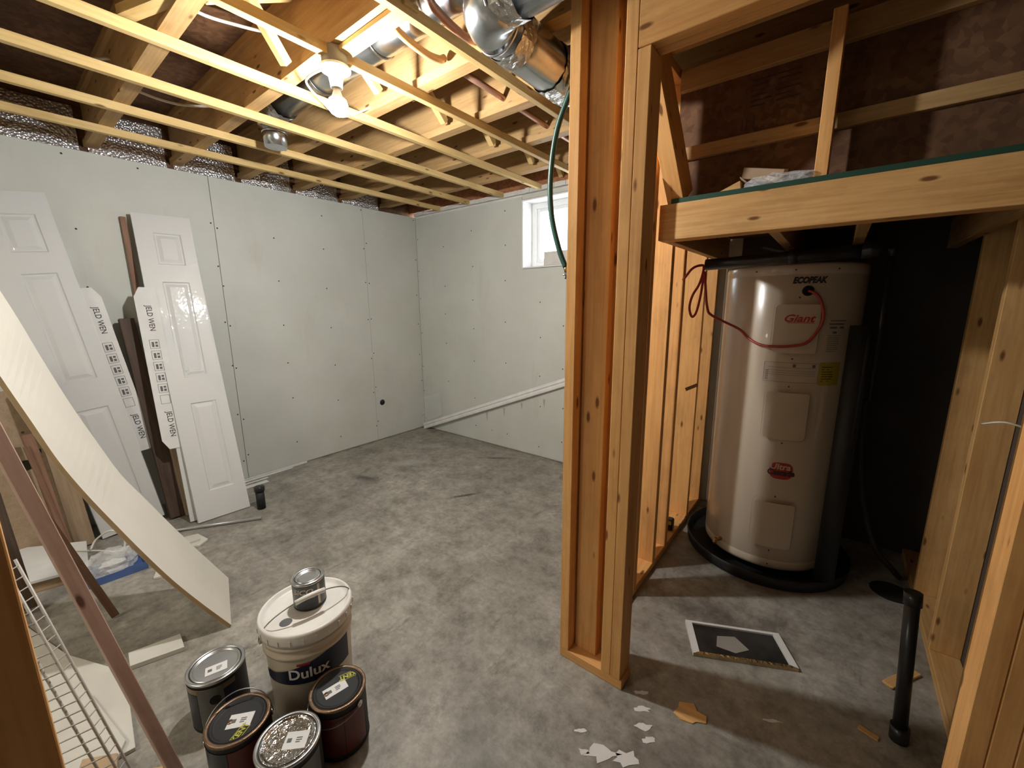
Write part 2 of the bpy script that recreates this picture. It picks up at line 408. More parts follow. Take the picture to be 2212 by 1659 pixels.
for x in (-3.65, -3.25, -2.85, -2.44, -2.05, -1.805, -1.775, -1.38, -1.0):
    z = .1+random.random()*.1
    while z < 2.3:
        if not (WX0 < x < WX1 and z > WZ0-.02): screw(mb, 'x', x+random.uniform(-.008, .008), z, YW)
        z += random.uniform(.28, .42)
tag(mb.build('drywall_screws', 'ink', wb), kind='stuff')
# reddish rim above and the dusty ledger under it
MB().box(XW-.1, XR, YW+.0, YW+.05, HW+.04, JZ+JD).build('rim_board', 'rim', wb)
mb = MB(); x = XW
while x < -.8:
    d = random.uniform(.03, .09); mb.box(x, x+d, YW-.018-random.uniform(0, .014), YW+.012, HW-.002, HW+.030+random.uniform(-.006, .006)); x += d
tag(mb.build('dusty_ledger', 'snow', wb), 'ragged white dusted ledger strip')
mb = MB()
for x, z, l in ((-2.695, .335, .10), (-2.469, .41, .09), (-2.253, .49, .06), (-2.0, .56, .08), (-2.63, .16, .02)):
    mb.poly([(x-.012, z), (x-.006, z-l*.6), (x, z-l), (x+.007, z-l*.5), (x+.012, z)], 0, .0008, Matrix.Translation((0, YW-.0002, 0)) @ Matrix.Rotation(pi/2, 4, 'X'))
tag(mb.build('glue_drip', 'glue', wb), 'greyish glue runs under the leaning trim', kind='stuff')

# window
w1 = empty('window_1', (WX0, YW, WZ0), label='small white vinyl basement window high in the back wall', kind='structure')
mb = MB()
for a in ((WX0, WX0+.012, YW-.004, YW+.20, WZ0, WZ1), (WX1-.012, WX1, YW-.004, YW+.20, WZ0, WZ1), (WX0+.012, WX1-.012, YW-.004, YW+.20, WZ1-.012, WZ1)): mb.box(*a)
mb.build('window_jamb', 'white', w1, bevel=.001)
MB().box(WX0+.012, WX1-.012, YW-.006, YW+.20, WZ0, WZ0+.012).build('window_sill', 'white', w1, bevel=.001)
def frame(x0, x1, z0, z1, y0, y1, t, name, parent):
    mb = MB(); mb.box(x0, x0+t, y0, y1, z0, z1); mb.box(x1-t, x1, y0, y1, z0, z1); mb.box(x0+t, x1-t, y0, y1, z0, z0+t); mb.box(x0+t, x1-t, y0, y1, z1-t, z1)
    return mb.build(name, 'vinyl', parent, bevel=.002)
wf = frame(WX0+.012, WX1-.012, WZ0+.012, WZ1-.012, YW+.135, YW+.20, .045, 'window_frame', w1)
frame(WX0+.057, -1.78, WZ0+.057, WZ1-.057, YW+.15, YW+.175, .03, 'sash', w1)
frame(-1.81, WX1-.057, WZ0+.057, WZ1-.057, YW+.176, YW+.198, .03, 'sash', w1)
MB().box(WX0+.087, -1.81, YW+.160, YW+.164, WZ0+.087, WZ1-.087).build('pane', 'glass', w1)
MB().box(-1.78, WX1-.087, YW+.186, YW+.190, WZ0+.087, WZ1-.087).build('pane', 'glass', w1)
o = MB().box(-2.02, -1.78, YW+.005, YW+.03, WZ0+.0125, WZ0+.125).build('foam_block', 'snow', None, bevel=.004); tag(o, 'grey foam offcut standing on the window sill', 'foam block')

# ------------------------------------------------------------------ ceiling: subfloor, joists, strapping, bridging
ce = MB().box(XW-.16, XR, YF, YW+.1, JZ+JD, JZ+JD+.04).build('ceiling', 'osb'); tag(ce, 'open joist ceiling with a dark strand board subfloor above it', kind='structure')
for i, y in enumerate(js):
    hi = XR
    mb = MB(); y0, y1 = y, y+.062
    mb.box(XW-.09, hi, y0, y1, JZ, JZ+.038); mb.box(XW-.09, hi, y0, y1, JZ+JD-.038, JZ+JD); mb.box(XW-.09, hi, y+.020, y+.042, JZ+.038, JZ+JD-.038)
    Mw = Matrix.Translation((-1, y, JZ)); mb.build('joist', 'joist', ce, Mw)
sx = [-3.275+.406*k for k in range(7)]
for k, x in enumerate(sx):
    x0, x1 = x+.003, x+.034
    y1 = YW-.02 if k < 6 else 1.1
    if k == 6: continue
    beam('furring_strip', x0, x1, YF+.02, y1, HW, JZ, 'strap', ce)
def strut(a, b, mat='strap', w=.036): board('bridging_strut', a, b, w, w, mat, ce, side=(1, 0, 0))
strut((-1.73, .64, 2.60), (-1.86, .91, 2.36)); strut((-1.78, .62, 2.42), (-1.86, .95, 2.62))
for y in (1.03, 1.45, 1.86, 2.29, 2.70, .20):
    strut((-1.80, y+.01, JZ+.25), (-1.84, y+.30, JZ+.03)); strut((-1.75, y+.01, JZ+.03), (-1.78, y+.30, JZ+.25), 'joist')
beam('blocking_board', -1.60, -1.20, .985, 1.045, JZ-.020, JZ-.001, 'strap', ce)
board('loose_stick', (-2.05, .46, 2.395), (-1.62, .60, 2.395), .05, .03, 'strap', ce)

# ------------------------------------------------------------------ middle partition
PX0, PX1 = -.77, -.631
wp = empty('wall_middle', (-.66, 1.3, 0), label='bare lumber stud partition between the room and the heater corner', kind='structure')
ZP = .038
beam('bottom_plate', -.737, -.473, 1.24, 1.329, 0, ZP, 'fir', wp)
beam('stud', -.737, -.699, 1.24, 1.329, ZP, HW, 'fir', wp)
beam('stud', -.691, -.602, 1.284, 1.322, ZP, HW, 'fir', wp)
beam('stud', -.640, -.551, 1.332, 1.370, ZP, HW, 'fir', wp)
beam('stud', -.557, -.520, 1.24, 1.329, ZP, HW, 'fir', wp)
beam('stud', -.519, -.481, 1.24, 1.329, ZP, 2.098, 'fir', wp)
beam('bottom_plate', PX0, PX1, 1.372, YW-.01, 0, ZP, 'fir', wp)
for y, zt in ((1.745, HW), (2.01, HW), (2.21, HW), (2.64, HW), (2.945, HW)):
    beam('stud', PX0, PX1, y, y+.038, ZP, zt, 'fir', wp)
beam('top_plate', PX0, PX1, 1.332, YW-.01, HW, HW+.037, 'fir', wp)
beam('top_plate', -.737, -.40, 1.24, 1.329, HW, HW+.037, 'fir', wp)
# door header over the opening to the heater corner
beam('header', -.519, .44, 1.24, 1.278, 2.10, HW-.001, 'fir', wp)
beam('header', -.519, .44, 1.280, 1.318, 2.10, HW-.001, 'fir', wp)
# bent nail heads on the studs are left to the wood's own knots

# ------------------------------------------------------------------ right wall
wr = empty('wall_right', (.45, 1.5, 0), label='stud wall on the right of the opening with a plate on the slab', kind='structure')
beam('stud', .337, .375, 1.24, 1.329, 0, 2.10, 'fir', wr)
beam('stud', .376, .414, 1.24, 1.329, 0, HW, 'fir', wr)
beam('stud', .415, .453, 1.24, 1.329, 0, HW, 'fir', wr)
beam('bottom_plate', .437, .526, 1.332, 3.0, 0, ZP, 'firp', wr)
for y in (1.70, 2.13, 2.55): beam('stud', .437, .526, y, y+.038, ZP, HW, 'firp', wr)
MB().box(.527, .54, YF, YW, 0, JZ).build('backing_panel', 'shadewall', wr)  # same darkened colour, standing in for shade right of the heater
wf_ = MB().box(XW-.16, .54, YF-.1, YF, 0, JZ+JD).build('wall_front', 'drywall'); tag(wf_, 'wall behind the viewpoint closing the basement room', kind='structure')
MB().box(.56, .70, YF, YW, 0, JZ+JD).build('outer_wall', 'drywall', wr)

# ------------------------------------------------------------------ raised landing over the heater
la = empty('landing_platform', (-.1, 1.8, 1.66), label='raised lumber landing with a green painted deck edge above the tank', cat='platform')
beam('front_beam', -.628, .436, 1.80, 1.838, 1.66, 1.80, 'firp', la)
beam('inner_beam', -.628, .436, 1.840, 1.878, 1.66, 1.80, 'fir', la)
for x in (-.625, -.24, .02, .39): beam('landing_joist', x, x+.038, 1.880, YW-.02, 1.66, 1.80, 'joist', la)
o = MB().box(-.585, .436, 1.81, YW-.01, 1.801, 1.819).build('deck_board', 'osb', la)
o = MB().box(-.585, .436, 1.8045, 1.8095, 1.801, 1.819).build('painted_edge', 'greenpaint', la)
ws = empty('wall_landing', (-.1, 2.4, 1.82), label='dark stair framing and stamped strand board above the landing', kind='structure')
MB().box(-.63, .435, 1.985, 2.0, 1.8195, 2.365).build('strand_board_panel', 'osb', ws)
beam('stair_riser_board', -.625, .435, 1.955, 1.984, 2.275, 2.355, 'joist', ws)
beam('stair_riser_board', -.60, .435, 1.960, 1.984, 2.005, 2.055, 'joist', ws)
beam('landing_stud', -.118, -.080, 1.845, 1.934, 1.8195, HW, 'fir', ws)
board('stair_stringer', (-.570, 1.875, 1.835), (-.625, 1.55, 2.36), .065, .13, 'fir', ws, side=(1, 0, 0))
mb = MB()
for i in range(6):
    for j in range(2):
        x = -.36+j*.085; mb.box(x, x+random.uniform(.05, .08), 1.9838, 1.9849, 2.245-i*.018, 2.250-i*.018)
for x in (-.385, -.370, -.345): mb.box(x, x+.004, 1.9838, 1.9849, 2.075, 2.12)
tag(mb.build('stencil_marks', 'darkwood', ws), 'faded stamped lines on strand board', kind='stuff')

# things left on the landing
def crumple(name, pts, r, mat, seed, parent=None, **kw):
    rnd = random.Random(seed); bm = bmesh.new(); bmesh.ops.create_icosphere(bm, subdivisions=3, radius=1)
    for v in bm.verts:
        q = 1+rnd.uniform(-.18, .18); v.co = Vector((v.co.x*r[0]*q, v.co.y*r[1]*q, max(-r[2]*.5, v.co.z*r[2]*q)))
    me = bpy.data.meshes.new(name); bm.to_mesh(me); bm.free(); me.materials.append(M[mat])
    o = bpy.data.objects.new(name, me); COL.objects.link(o); reg(o, parent, Matrix.Translation(pts)); return tag(o, **kw)
pk = empty('paper_packet', (-.27, 1.93, 1.8195), label='crumpled pale paper packet lying on the landing', cat='packet')
board('packet_body', (-.345, 1.915, 1.895), (-.21, 1.91, 1.862), .06, .045, 'card', pk, side=(0, 1, .25))
board('packet_flap', (-.350, 1.89, 1.872), (-.30, 1.89, 1.8265), .06, .004, 'card', pk, side=(0, 1, 0))
crumple('plastic_bag', (-.215, 1.85, 1.834), (.11, .03, .029), 'film', 3, label='clear crumpled plastic bag on the landing beside its upright stud', cat='plastic bag')
mb = MB(); mb.poly([(-.43, 0), (-.34, 0), (-.345, .035)], -.02, .02, Matrix.Translation((0, 1.86, 1.8198)) @ Matrix.Rotation(pi/2, 4, 'X'))
tag(mb.build('wood_wedge', 'firp', None, Matrix.Translation((-.39, 1.86, 1.8198))), 'small pale wooden wedge on the landing edge', 'wood wedge')

# ------------------------------------------------------------------ lamp
LX, LY, LZ = -1.641, .991, 2.300
lp = empty('ceiling_lamp', (LX, LY, LZ), label='bare lit bulb in a white porcelain holder under the joists', cat='lamp')
MB().lathe([(0, .071), (.046, .071), (.048, .066), (.048, .012), (.0, .012)], (LX, LY, LZ), 32).build('junction_box', 'bristle', lp)
MB().lathe([(0, .010), (.055, .010), (.058, .006), (.058, 0), (.050, -.006), (.034, -.010), (.028, -.022), (.024, -.045), (.022, -.062), (.018, -.064), (0, -.062)], (LX, LY, LZ), 36).build('lamp_holder', 'porcelain', lp)
for s in (-1, 1): MB().lathe([(0, -.0105), (.005, -.0105), (.005, -.004)], (LX+s*.040, LY+.006*s, LZ), 8).build('screw', 'wire', lp)
MB().lathe([(.0, -.060), (.013, -.060), (.014, -.072), (.020, -.090), (.032, -.104)], (LX, LY, LZ), 28).build('bulb_neck', 'porcelain', lp)
MB().lathe([(.032, -.104), (.037, -.120), (.036, -.135), (.028, -.150), (.014, -.159), (0, -.161)], (LX, LY, LZ), 28).build('bulb_globe', 'bulb', lp)
pts = smooth_path([(-1.685, .972, 2.312), (-1.74, .955, 2.306), (-1.82, .965, 2.31), (-1.895, 1.02, 2.32), (-1.93, 1.08, 2.31), (-2.02, 1.19, 2.315), (-2.045, 1.26, 2.326), (-2.0, 1.33, 2.36), (-1.97, 1.42, 2.42)])
tag(MB().tube(pts, .0045, 8).build('lamp_cord', 'whitecable', None, Matrix.Translation((-1.7, .97, 2.3))), 'white cord looping from the bulb holder across a furring strip', 'cord')

# ------------------------------------------------------------------ ducts
def seam_rings(name, c0, ax, r, ss, parent):
    for s in ss:
        c = Vector(c0)+Vector(ax)*s; a = Vector(ax)
        MB().tube([c-a*.006, c-a*.003, c+a*.003, c+a*.006], [r+.0005, r+.004, r+.004, r+.0005], 36, caps=False).build(name, 'galv', parent)
d1 = empty('large_duct', (-.94, 1.12, 2.29), label='large shiny round duct with an elbow turning beside the partition top', cat='duct')
R_ = .083
MB().tube([(-.87, 1.085, 2.30), (-.5, 1.085, 2.30), (.3, 1.085, 2.30), (.5, 1.085, 2.30)], R_, 40).build('duct_pipe', 'galv', d1)
el = [(-.885, 1.085, 2.30)]
for k in range(0, 6):
    a = pi/2*k/5; el.append((-.885-.085*sin(a), 1.085+.085*(1-cos(a)), 2.295))
MB().tube(el, R_+.004, 40).build('duct_elbow', 'galv', d1)
MB().tube([(-.970, 1.175, 2.292), (-.970, 1.30, 2.29), (-.970, 1.56, 2.29), (-.970, 1.62, 2.295)], R_, 40).build('duct_pipe', 'galv', d1)
MB().tube([(-.970, 1.60, 2.295), (-.970, 1.645, 2.30), (-.970, 1.67, 2.33), (-.970, 1.675, 2.40)], R_+.003, 36).build('duct_boot', 'galv', d1)
seam_rings('joint_ring', (-.885, 1.085, 2.30), (1, 0, 0), R_+.003, (0,), d1)
seam_rings('joint_ring', (-.970, 1.175, 2.293), (0, 1, 0), R_+.003, (0, .43), d1)
def tape(name, c, ax, r, width, seed, parent):
    rnd = random.Random(seed); ax = Vector(ax).normalized(); u = ax.cross(Vector((0, 0, 1))).normalized(); q = ax.cross(u); n = 40; vs = []; k = 7
    for i in range(k):
        for j in range(n):
            rr = r+.003+rnd.uniform(-.0015, .0035); a = 2*pi*j/n; vs.append(Vector(c)+ax*(width*(i/(k-1)-.5)+rnd.uniform(-.004, .004))+(u*cos(a)+q*sin(a))*rr)
    fs = [(i*n+j, i*n+(j+1) % n, (i+1)*n+(j+1) % n, (i+1)*n+j) for i in range(k-1) for j in range(n)]
    MB().add(vs, fs, False).build(name, 'foiltape', parent)
M['foiltape'] = metal('foil_tape', (.62, .60, .56), .3, 30, .7)
tape('foil_tape_wrap', (-.845, 1.085, 2.30), (1, 0, 0), R_, .07, 1, d1)
tape('foil_tape_wrap', (-.970, 1.24, 2.29), (0, 1, 0), R_, .07, 2, d1)
tape('foil_tape_wrap', (-.970, 1.54, 2.29), (0, 1, 0), R_, .14, 3, d1)

d2 = empty('joist_bay_duct', (-2.6, 1.19, 2.52), label='slim round duct running inside the joist bay behind the bulb', cat='duct')
MB().tube([(-2.55, 1.195, 2.50), (-1.9, 1.195, 2.50), (-1.2, 1.195, 2.50), (-.5, 1.195, 2.50)], .078, 36).build('duct_pipe', 'galv', d2)
for s in (-2.1, -1.62, -1.3): seam_rings('joint_ring', (s, 1.195, 2.50), (1, 0, 0), .079, (0,), d2)
MB().tube([(-2.54, 1.195, 2.50), (-2.60, 1.195, 2.49), (-2.64, 1.19, 2.45), (-2.65, 1.19, 2.40)], .082, 30).build('duct_elbow', 'galv', d2)
MB().tube([(-2.65, 1.19, 2.405), (-2.65, 1.19, 2.36), (-2.65, 1.19, 2.30)], [.062, .060, .058], 30).build('duct_outlet', 'galv', d2)
seam_rings('joint_ring', (-2.65, 1.19, 2.375), (0, 0, 1), .062, (0,), d2)
tape('foil_tape_wrap', (-2.53, 1.195, 2.50), (1, 0, 0), .079, .05, 5, d2)

# ------------------------------------------------------------------ pipes and cables between joists
pp = empty('supply_pipe', (-1.47, 1.5, 2.42), label='weathered copper pipe threading through the joists beside the big duct', cat='pipe')
MB().tube([(-1.455, 1.475, 2.435), (-1.462, 1.80, 2.435), (-1.475, 2.3, 2.435), (-1.475, 2.6, 2.435)], .0145, 14).build('pipe_run', 'copper', pp)
MB().tube([(-1.455, 1.455, 2.435), (-1.456, 1.50, 2.435)], .020, 14).build('pipe_coupling', 'whitecable', pp)
MB().tube([(-1.455, 1.43, 2.435), (-1.455, 1.456, 2.435)], .011, 10).build('pipe_stub', 'black', pp)
o = MB().tube(smooth_path([(-1.37, 1.03, 2.44), (-1.395, 1.10, 2.400), (-1.42, 1.25, 2.395), (-1.43, 1.34, 2.41), (-1.435, 1.374, 2.43)]), .015, 12).build('flexible_pipe', 'pex', None, Matrix.Translation((-1.4, 1.2, 2.45))); tag(o, 'orange bent flexible pipe next to the furring strip by the duct', 'pipe')
o = MB().tube(smooth_path([(-1.19, 1.03, 2.45), (-1.2, 1.11, 2.40), (-1.23, 1.28, 2.40), (-1.25, 1.374, 2.43)]), .015, 12).build('branch_pipe', 'copper', None, Matrix.Translation((-1.2, 1.2, 2.48))); tag(o, 'brown pipe branching above the strip nearest the big duct', 'pipe')
for pts, lab in (([(-2.12, .61, 2.58), (-2.15, .72, 2.56), (-2.13, .86, 2.57), (-2.1, .97, 2.58)], 'white cable sagging between joists at the upper left of the ceiling'),
                 ([(-2.95, .56, 2.52), (-2.93, .68, 2.48), (-2.91, .82, 2.47), (-2.88, .97, 2.50)], 'white cable hanging between joists above the leaning doors'),
                 ([(-2.9, .16, 2.56), (-2.87, .3, 2.52), (-2.85, .42, 2.51), (-2.8, .55, 2.54)], 'faint white cable near the left edge of the ceiling'),
                 ([(-1.42, 2.30, 2.47), (-1.40, 2.42, 2.42), (-1.32, 2.52, 2.42), (-1.22, 2.62, 2.47)], 'short white cable loop under the joists by the green hose')):
    o = MB().tube(smooth_path(pts), .0065, 8).build('electric_cable', 'whitecable', None, Matrix.Translation(pts[0])); tag(o, lab, 'cable')
# green hose in front of the window
gh = empty('green_hose', (-.90, 1.52, 2.2), label='dark green hose hanging from the ceiling in front of the window', cat='hose')
hp = smooth_path([(-.862, 1.50, 2.42), (-.872, 1.515, 2.26), (-.975, 1.55, 2.10), (-1.015, 1.565, 1.93), (-1.015, 1.575, 1.78), (-.985, 1.59, 1.64), (-.955, 1.60, 1.56)])
MB().tube(hp, .0115, 12).build('hose', 'green', gh)
MB().tube([(-.957, 1.60, 1.565), (-.948, 1.60, 1.540)], .0105, 12).build('brass_ferrule', 'brass', gh)
MB().tube([(-.950, 1.60, 1.542), (-.944, 1.60, 1.512)], .009, 10).build('valve_body', 'blackmat', gh)
MB().tube([(-.947, 1.60, 1.531), (-.962, 1.59, 1.527)], .004, 8).build('valve_lever', 'tin', gh)

# ------------------------------------------------------------------ water heater
HX, HY, HR = -.20, 2.60, .30
wh = empty('water_heater', (HX, HY, 0), label='tall beige enamelled electric water heater standing in a black drip pan', cat='water heater')
def cyl(a, z, off=0):
    a = rad(a); return Vector((HX+(HR+off)*cos(a), HY+(HR+off)*sin(a), z))
MB().lathe([(0, .05), (HR-.02, .05), (HR-.002, .055), (HR, .07), (HR, .10), (HR-.001, .102), (HR, .104), (HR, 1.525), (HR-.0015, 1.528), (HR, 1.531), (HR, 1.565), (HR-.004, 1.574), (HR-.02, 1.58), (0, 1.59)], (HX, HY, 0), 96).build('tank_body', 'tank', wh)
def cpatch(name, a0, a1, z0, z1, off, th, mat, parent, rim=0, n=14, corner=.0):
    """curved plate with a bevelled rim on the tank"""
    da = math.degrees(rim/HR)
    def rr(a0, a1, z0, z1, c, off):
        pts = []; ca = math.degrees(c/HR)
        for (ax, zx, s0) in ((a1-ca, z1-c, 0), (a0+ca, z1-c, 90), (a0+ca, z0+c, 180), (a1-ca, z0+c, 270)):
            for k in range(5):
                t = rad(s0+90*k/4); pts.append((ax+ca*cos(t), zx+c*sin(t)))
        # densify along the arc edges
        out = []
        for i in range(len(pts)):
            p, q = pts[i], pts[(i+1) % len(pts)]; out.append(p)
            m_ = max(1, int(abs(q[0]-p[0])/3))
            for j in range(1, m_): out.append((p[0]+(q[0]-p[0])*j/m_, p[1]+(q[1]-p[1])*j/m_))
        return [cyl(a, z, off) for a, z in out]
    c = max(corner, .002)
    r0 = rr(a0, a1, z0, z1, c, off-.002); r1 = rr(a0, a1, z0, z1, c, off+(.001 if rim else th)); 
    vs = r0+r1; k = len(r0); fs = [(i, (i+1) % k, k+(i+1) % k, k+i) for i in range(k)]
    top = r1; base = k
    if rim:
        r2 = rr(a0+da, a1-da, z0+rim, z1-rim, max(c-rim*.5, .003), off+th)
        if len(r2) == k:
            vs += r2; fs += [(k+i, k+(i+1) % k, 2*k+(i+1) % k, 2*k+i) for i in range(k)]; base = 2*k; top = r2
    # cap: strips along the arc
    mb = MB(); mb.add(vs, fs, False)
    A0, A1, Z0, Z1 = (a0+da, a1-da, z0+rim, z1-rim)
    # vertical strips clipped to the rounded rectangle
    cc = max(c-rim*.5, .003) if rim else c; ca = math.degrees(cc/HR)
    xs = [A0+ca*(1-cos(rad(t))) for t in (0, 22.5, 45, 67.5, 90)]; xs2 = [A1-(x-A0) for x in reversed(xs)]
    mid = [xs[-1]+(xs2[0]-xs[-1])*i/10 for i in range(1, 10)]; X_ = xs+mid+xs2
    V = []
    for a in X_:
        d = 0
        if a < A0+ca: u = (A0+ca-a)/ca; d = cc*(1-math.sqrt(max(0, 1-u*u)))
        elif a > A1-ca: u = (a-(A1-ca))/ca; d = cc*(1-math.sqrt(max(0, 1-u*u)))
        V += [cyl(a, Z0+d, off+th), cyl(a, Z1-d, off+th)]
    mb.add(V, [(2*i, 2*i+2, 2*i+3, 2*i+1) for i in range(len(X_)-1)], True)
    return mb.build(name, mat, parent)
for z0, z1 in ((1.16, 1.405), (.744, .995), (.172, .434)): cpatch('access_panel', -97, -61.5, z0, z1, 0, .022, 'tank', wh, rim=.011, corner=.022)
pl = cpatch('rating_label', -100, -57.5, 1.03, 1.125, 0, .0008, 'label', wh, corner=.002)
mb = MB()
def cbar(a0, a1, z0, z1, off=.0012): 
    n = max(1, int(abs(a1-a0)/4)); V = []
    for i in range(n+1): a = a0+(a1-a0)*i/n; V += [cyl(a, z0, off), cyl(a, z1, off)]
    mb.add(V, [(2*i, 2*i+2, 2*i+3, 2*i+1) for i in range(n)])
for z in (1.031, 1.123): cbar(-99.8, -57.7, z, z+.0012)
for a in (-99.8, -57.9): cbar(a, a+.25, 1.031, 1.124)
for z in (1.10, 1.085, 1.075, 1.065): cbar(-97, -60, z, z+.0012)
for a in range(7): cbar(-98.5, -96, 1.04+a*.007, 1.043+a*.007)
for a in (-78, -63): cbar(a, a+2.4, 1.104, 1.118)
mb.build('label_print', 'greyink', pl)
yl = cpatch('energy_label', -57, -38, 1.022, 1.13, 0, .0008, 'yellow', wh, corner=.002)
mb = MB()
for i in range(7): cbar(-55, -44-random.random()*6, 1.04+i*.011, 1.043+i*.011)
mb.build('label_print', 'ink', yl)
mb = MB()
cbar(-53, -38, 1.318, 1.322); cbar(-54, -40, 1.302, 1.308)
for i in range(9): cbar(-54, -46+random.random()*3, 1.18+i*.009, 1.182+i*.009)
cbar(-53, -47, 1.285, 1.293); cbar(-44, -40, 1.285, 1.293); cbar(-50, -46.5, 1.262, 1.272)
wt = mb.build('warning_print', 'greyink', wh)
def oncyl(a0, z0, off=0):
    return lambda x, y, z: cyl(a0+math.degrees(x/HR), z0+y, z+off)
text('brand_lettering', 'ECOPEAK', .037, 'ink', wh, oncyl(-73.3, 1.500), shear=.25, bold=.0022, xs=.78)
text('brand_lettering', 'Giant', .046, 'red', wh, oncyl(-78.5, 1.330, .022), shear=.3, bold=.0012, xs=1.08)
mb = MB(); cbar(-86, -67.5, 1.310, 1.3125, .0235); mb.build('lettering_underline', 'red', wh)
cpatch('red_emblem', -86, -67.5, .545, .63, 0, .0009, 'red', wh, corner=.03)
text('emblem_lettering', 'Ultra', .042, 'label', wh, oncyl(-78, .608, .001), shear=.1, bold=.001)
text('emblem_lettering', 'Cascade', .040, 'ink', wh, oncyl(-77, .578, .0015), shear=.1, bold=.0016, xs=.85)
MB().tube([cyl(-73.5, 1.454, -.004), cyl(-73.5, 1.454, .006)], [.024, .022], 20).build('cable_port', 'hole', wh)
MB().tube([cyl(-125.9, .111, -.01), cyl(-125.9, .111, .03)], .012, 12).tube([cyl(-125.9, .111, .025)+Vector((0, 0, -.004)), cyl(-125.9, .111, .045)+Vector((0, 0, -.022))], .010, 12).build('drain_valve', 'brass', wh)
for a, z in ((-79, 1.425), (-79, 1.143), (-79, 1.011), (-79, .73), (-79, .45), (-79, .155), (-79, .078), (-84, 1.548), (-115, 1.548), (-52, 1.548)):
    MB().tube([cyl(a, z, -.001), cyl(a, z, .003)], .0035, 8).build('screw', 'ink', wh)
tag(MB().lathe([(0, .012), (.375, .012), (.385, .02), (.392, .06), (.398, .062), (.402, .058), (.394, .004), (.385, 0), (0, 0)], (HX, HY, 0), 72).build('drip_pan', 'blackmat', None, Matrix.Translation((HX, HY, 0))), 'round black plastic drip pan on the floor under the heater', 'drip pan')
MB().lathe([(0, .0125), (.2, .0125), (.2, .0495), (0, .0495)], (HX, HY, 0), 24).build('tank_foot', 'blackmat', wh)
# black insulated relief pipe at the side of the tank
rp = empty('relief_pipe', (.075, 2.365, 0), label='thick black sleeved pipe standing close beside the right side of the tank', cat='pipe')
MB().tube([(.092, 2.375, .065), (.092, 2.375, 1.30)], .042, 24).build('pipe_sleeve', 'blackmat', rp)
MB().tube([(.075, 2.365, 0.0625), (.075, 2.365, .064)], .03, 16).build('pipe_end', 'black', rp)
# horizontal vent pipe over the tank
vp = empty('drain_line', (-.2, 2.27, 1.6), label='black plastic drain line running just above the top of the heater', cat='pipe')
MB().tube([(-.545, 2.27, 1.590), (-.18, 2.27, 1.602), (.06, 2.27, 1.610)], .027, 20).build('pipe_run', 'pipeblack', vp)
MB().tube([(-.20, 2.27, 1.602), (-.165, 2.27, 1.603)], .033, 20).build('pipe_coupling', 'pipeblack', vp)
MB().tube([(.05, 2.27, 1.610), (.085, 2.27, 1.611), (.10, 2.29, 1.614)], .032, 20).build('pipe_elbow', 'pipeblack', vp)
cp = empty('hot_water_pipe', (.16, 2.5, .95), label='slender dull dark pipe rising in the dark right of the heater', cat='pipe')
MB().tube([(.16, 2.50, .95), (.16, 2.50, 1.62)], .012, 12).build('pipe_run', 'pipeblack', cp)
MB().tube([(.16, 2.50, 1.60), (.16, 2.50, 1.655)], .017, 12).build('pipe_elbow', 'pipeblack', cp)
o = MB().tube(smooth_path([(.15, 2.5, .95), (.16, 2.50, .7), (.20, 2.52, .45), (.27, 2.55, .22), (.36, 2.6, .09), (.40, 2.68, .02)]), .013, 10).build('black_hose', 'blackmat', None, Matrix.Translation((.2, 2.5, .4))); tag(o, 'thin black hose curving down to the floor right of the heater', 'hose')
# red cable
rc = [(-.70, 2.35, 1.50), (-.625, 2.2, 1.525), (-.59, 2.2, 1.57), (-.56, 2.22, 1.585), (-.545, 2.235, 1.575), (-.56, 2.24, 1.50), (-.59, 2.24, 1.44), (-.60, 2.24, 1.38), (-.585, 2.24, 1.335), (-.565, 2.24, 1.36), (-.55, 2.24, 1.45), (-.545, 2.24, 1.53), (-.54, 2.24, 1.55), (-.53, 2.235, 1.48), (-.515, 2.24, 1.38), (-.49, 2.25, 1.34)]
rc += [tuple(cyl(-125, 1.275, .02)), tuple(cyl(-117, 1.235, .008)), tuple(cyl(-105, 1.205, .014)), tuple(cyl(-92, 1.20, .030)), tuple(cyl(-80, 1.207, .030)), tuple(cyl(-71, 1.225, .030)), tuple(cyl(-64, 1.29, .030)), tuple(cyl(-62.5, 1.35, .030)), tuple(cyl(-65, 1.41, .02)), tuple(cyl(-69, 1.44, .022)), tuple(cyl(-73.5, 1.454, .008))]
o = MB().tube(smooth_path(rc, 5), .0062, 8).build('heater_cable', 'redcable', None, Matrix.Translation((-.5, 2.25, 1.4))); tag(o, 'red electric cable looping from the studs across the water heater', 'cable')
# conduit box by the partition, folding knife like black gadget on the plate
tm = empty('tape_measure', (-.66, 2.42, ZP), label='small black and yellow tape measure on the partition bottom plate', cat='tape measure')
MB().box(-.685, -.645, 2.38, 2.43, ZP+.001, ZP+.075).build('case', 'black', tm, bevel=.008)
MB().box(-.680, -.650, 2.377, 2.381, ZP+.045, ZP+.066).build('label', 'yellow', tm)
# nail-plate strap sticking out of the boards
o = board('metal_strap', (-.60, 2.28, .945), (-.545, 2.30, .975),   .018, .003, 'beige', None, side=(0, 0, 1)); tag(o, 'short bent metal strap sticking out of the studs left of the heater', 'metal strap')

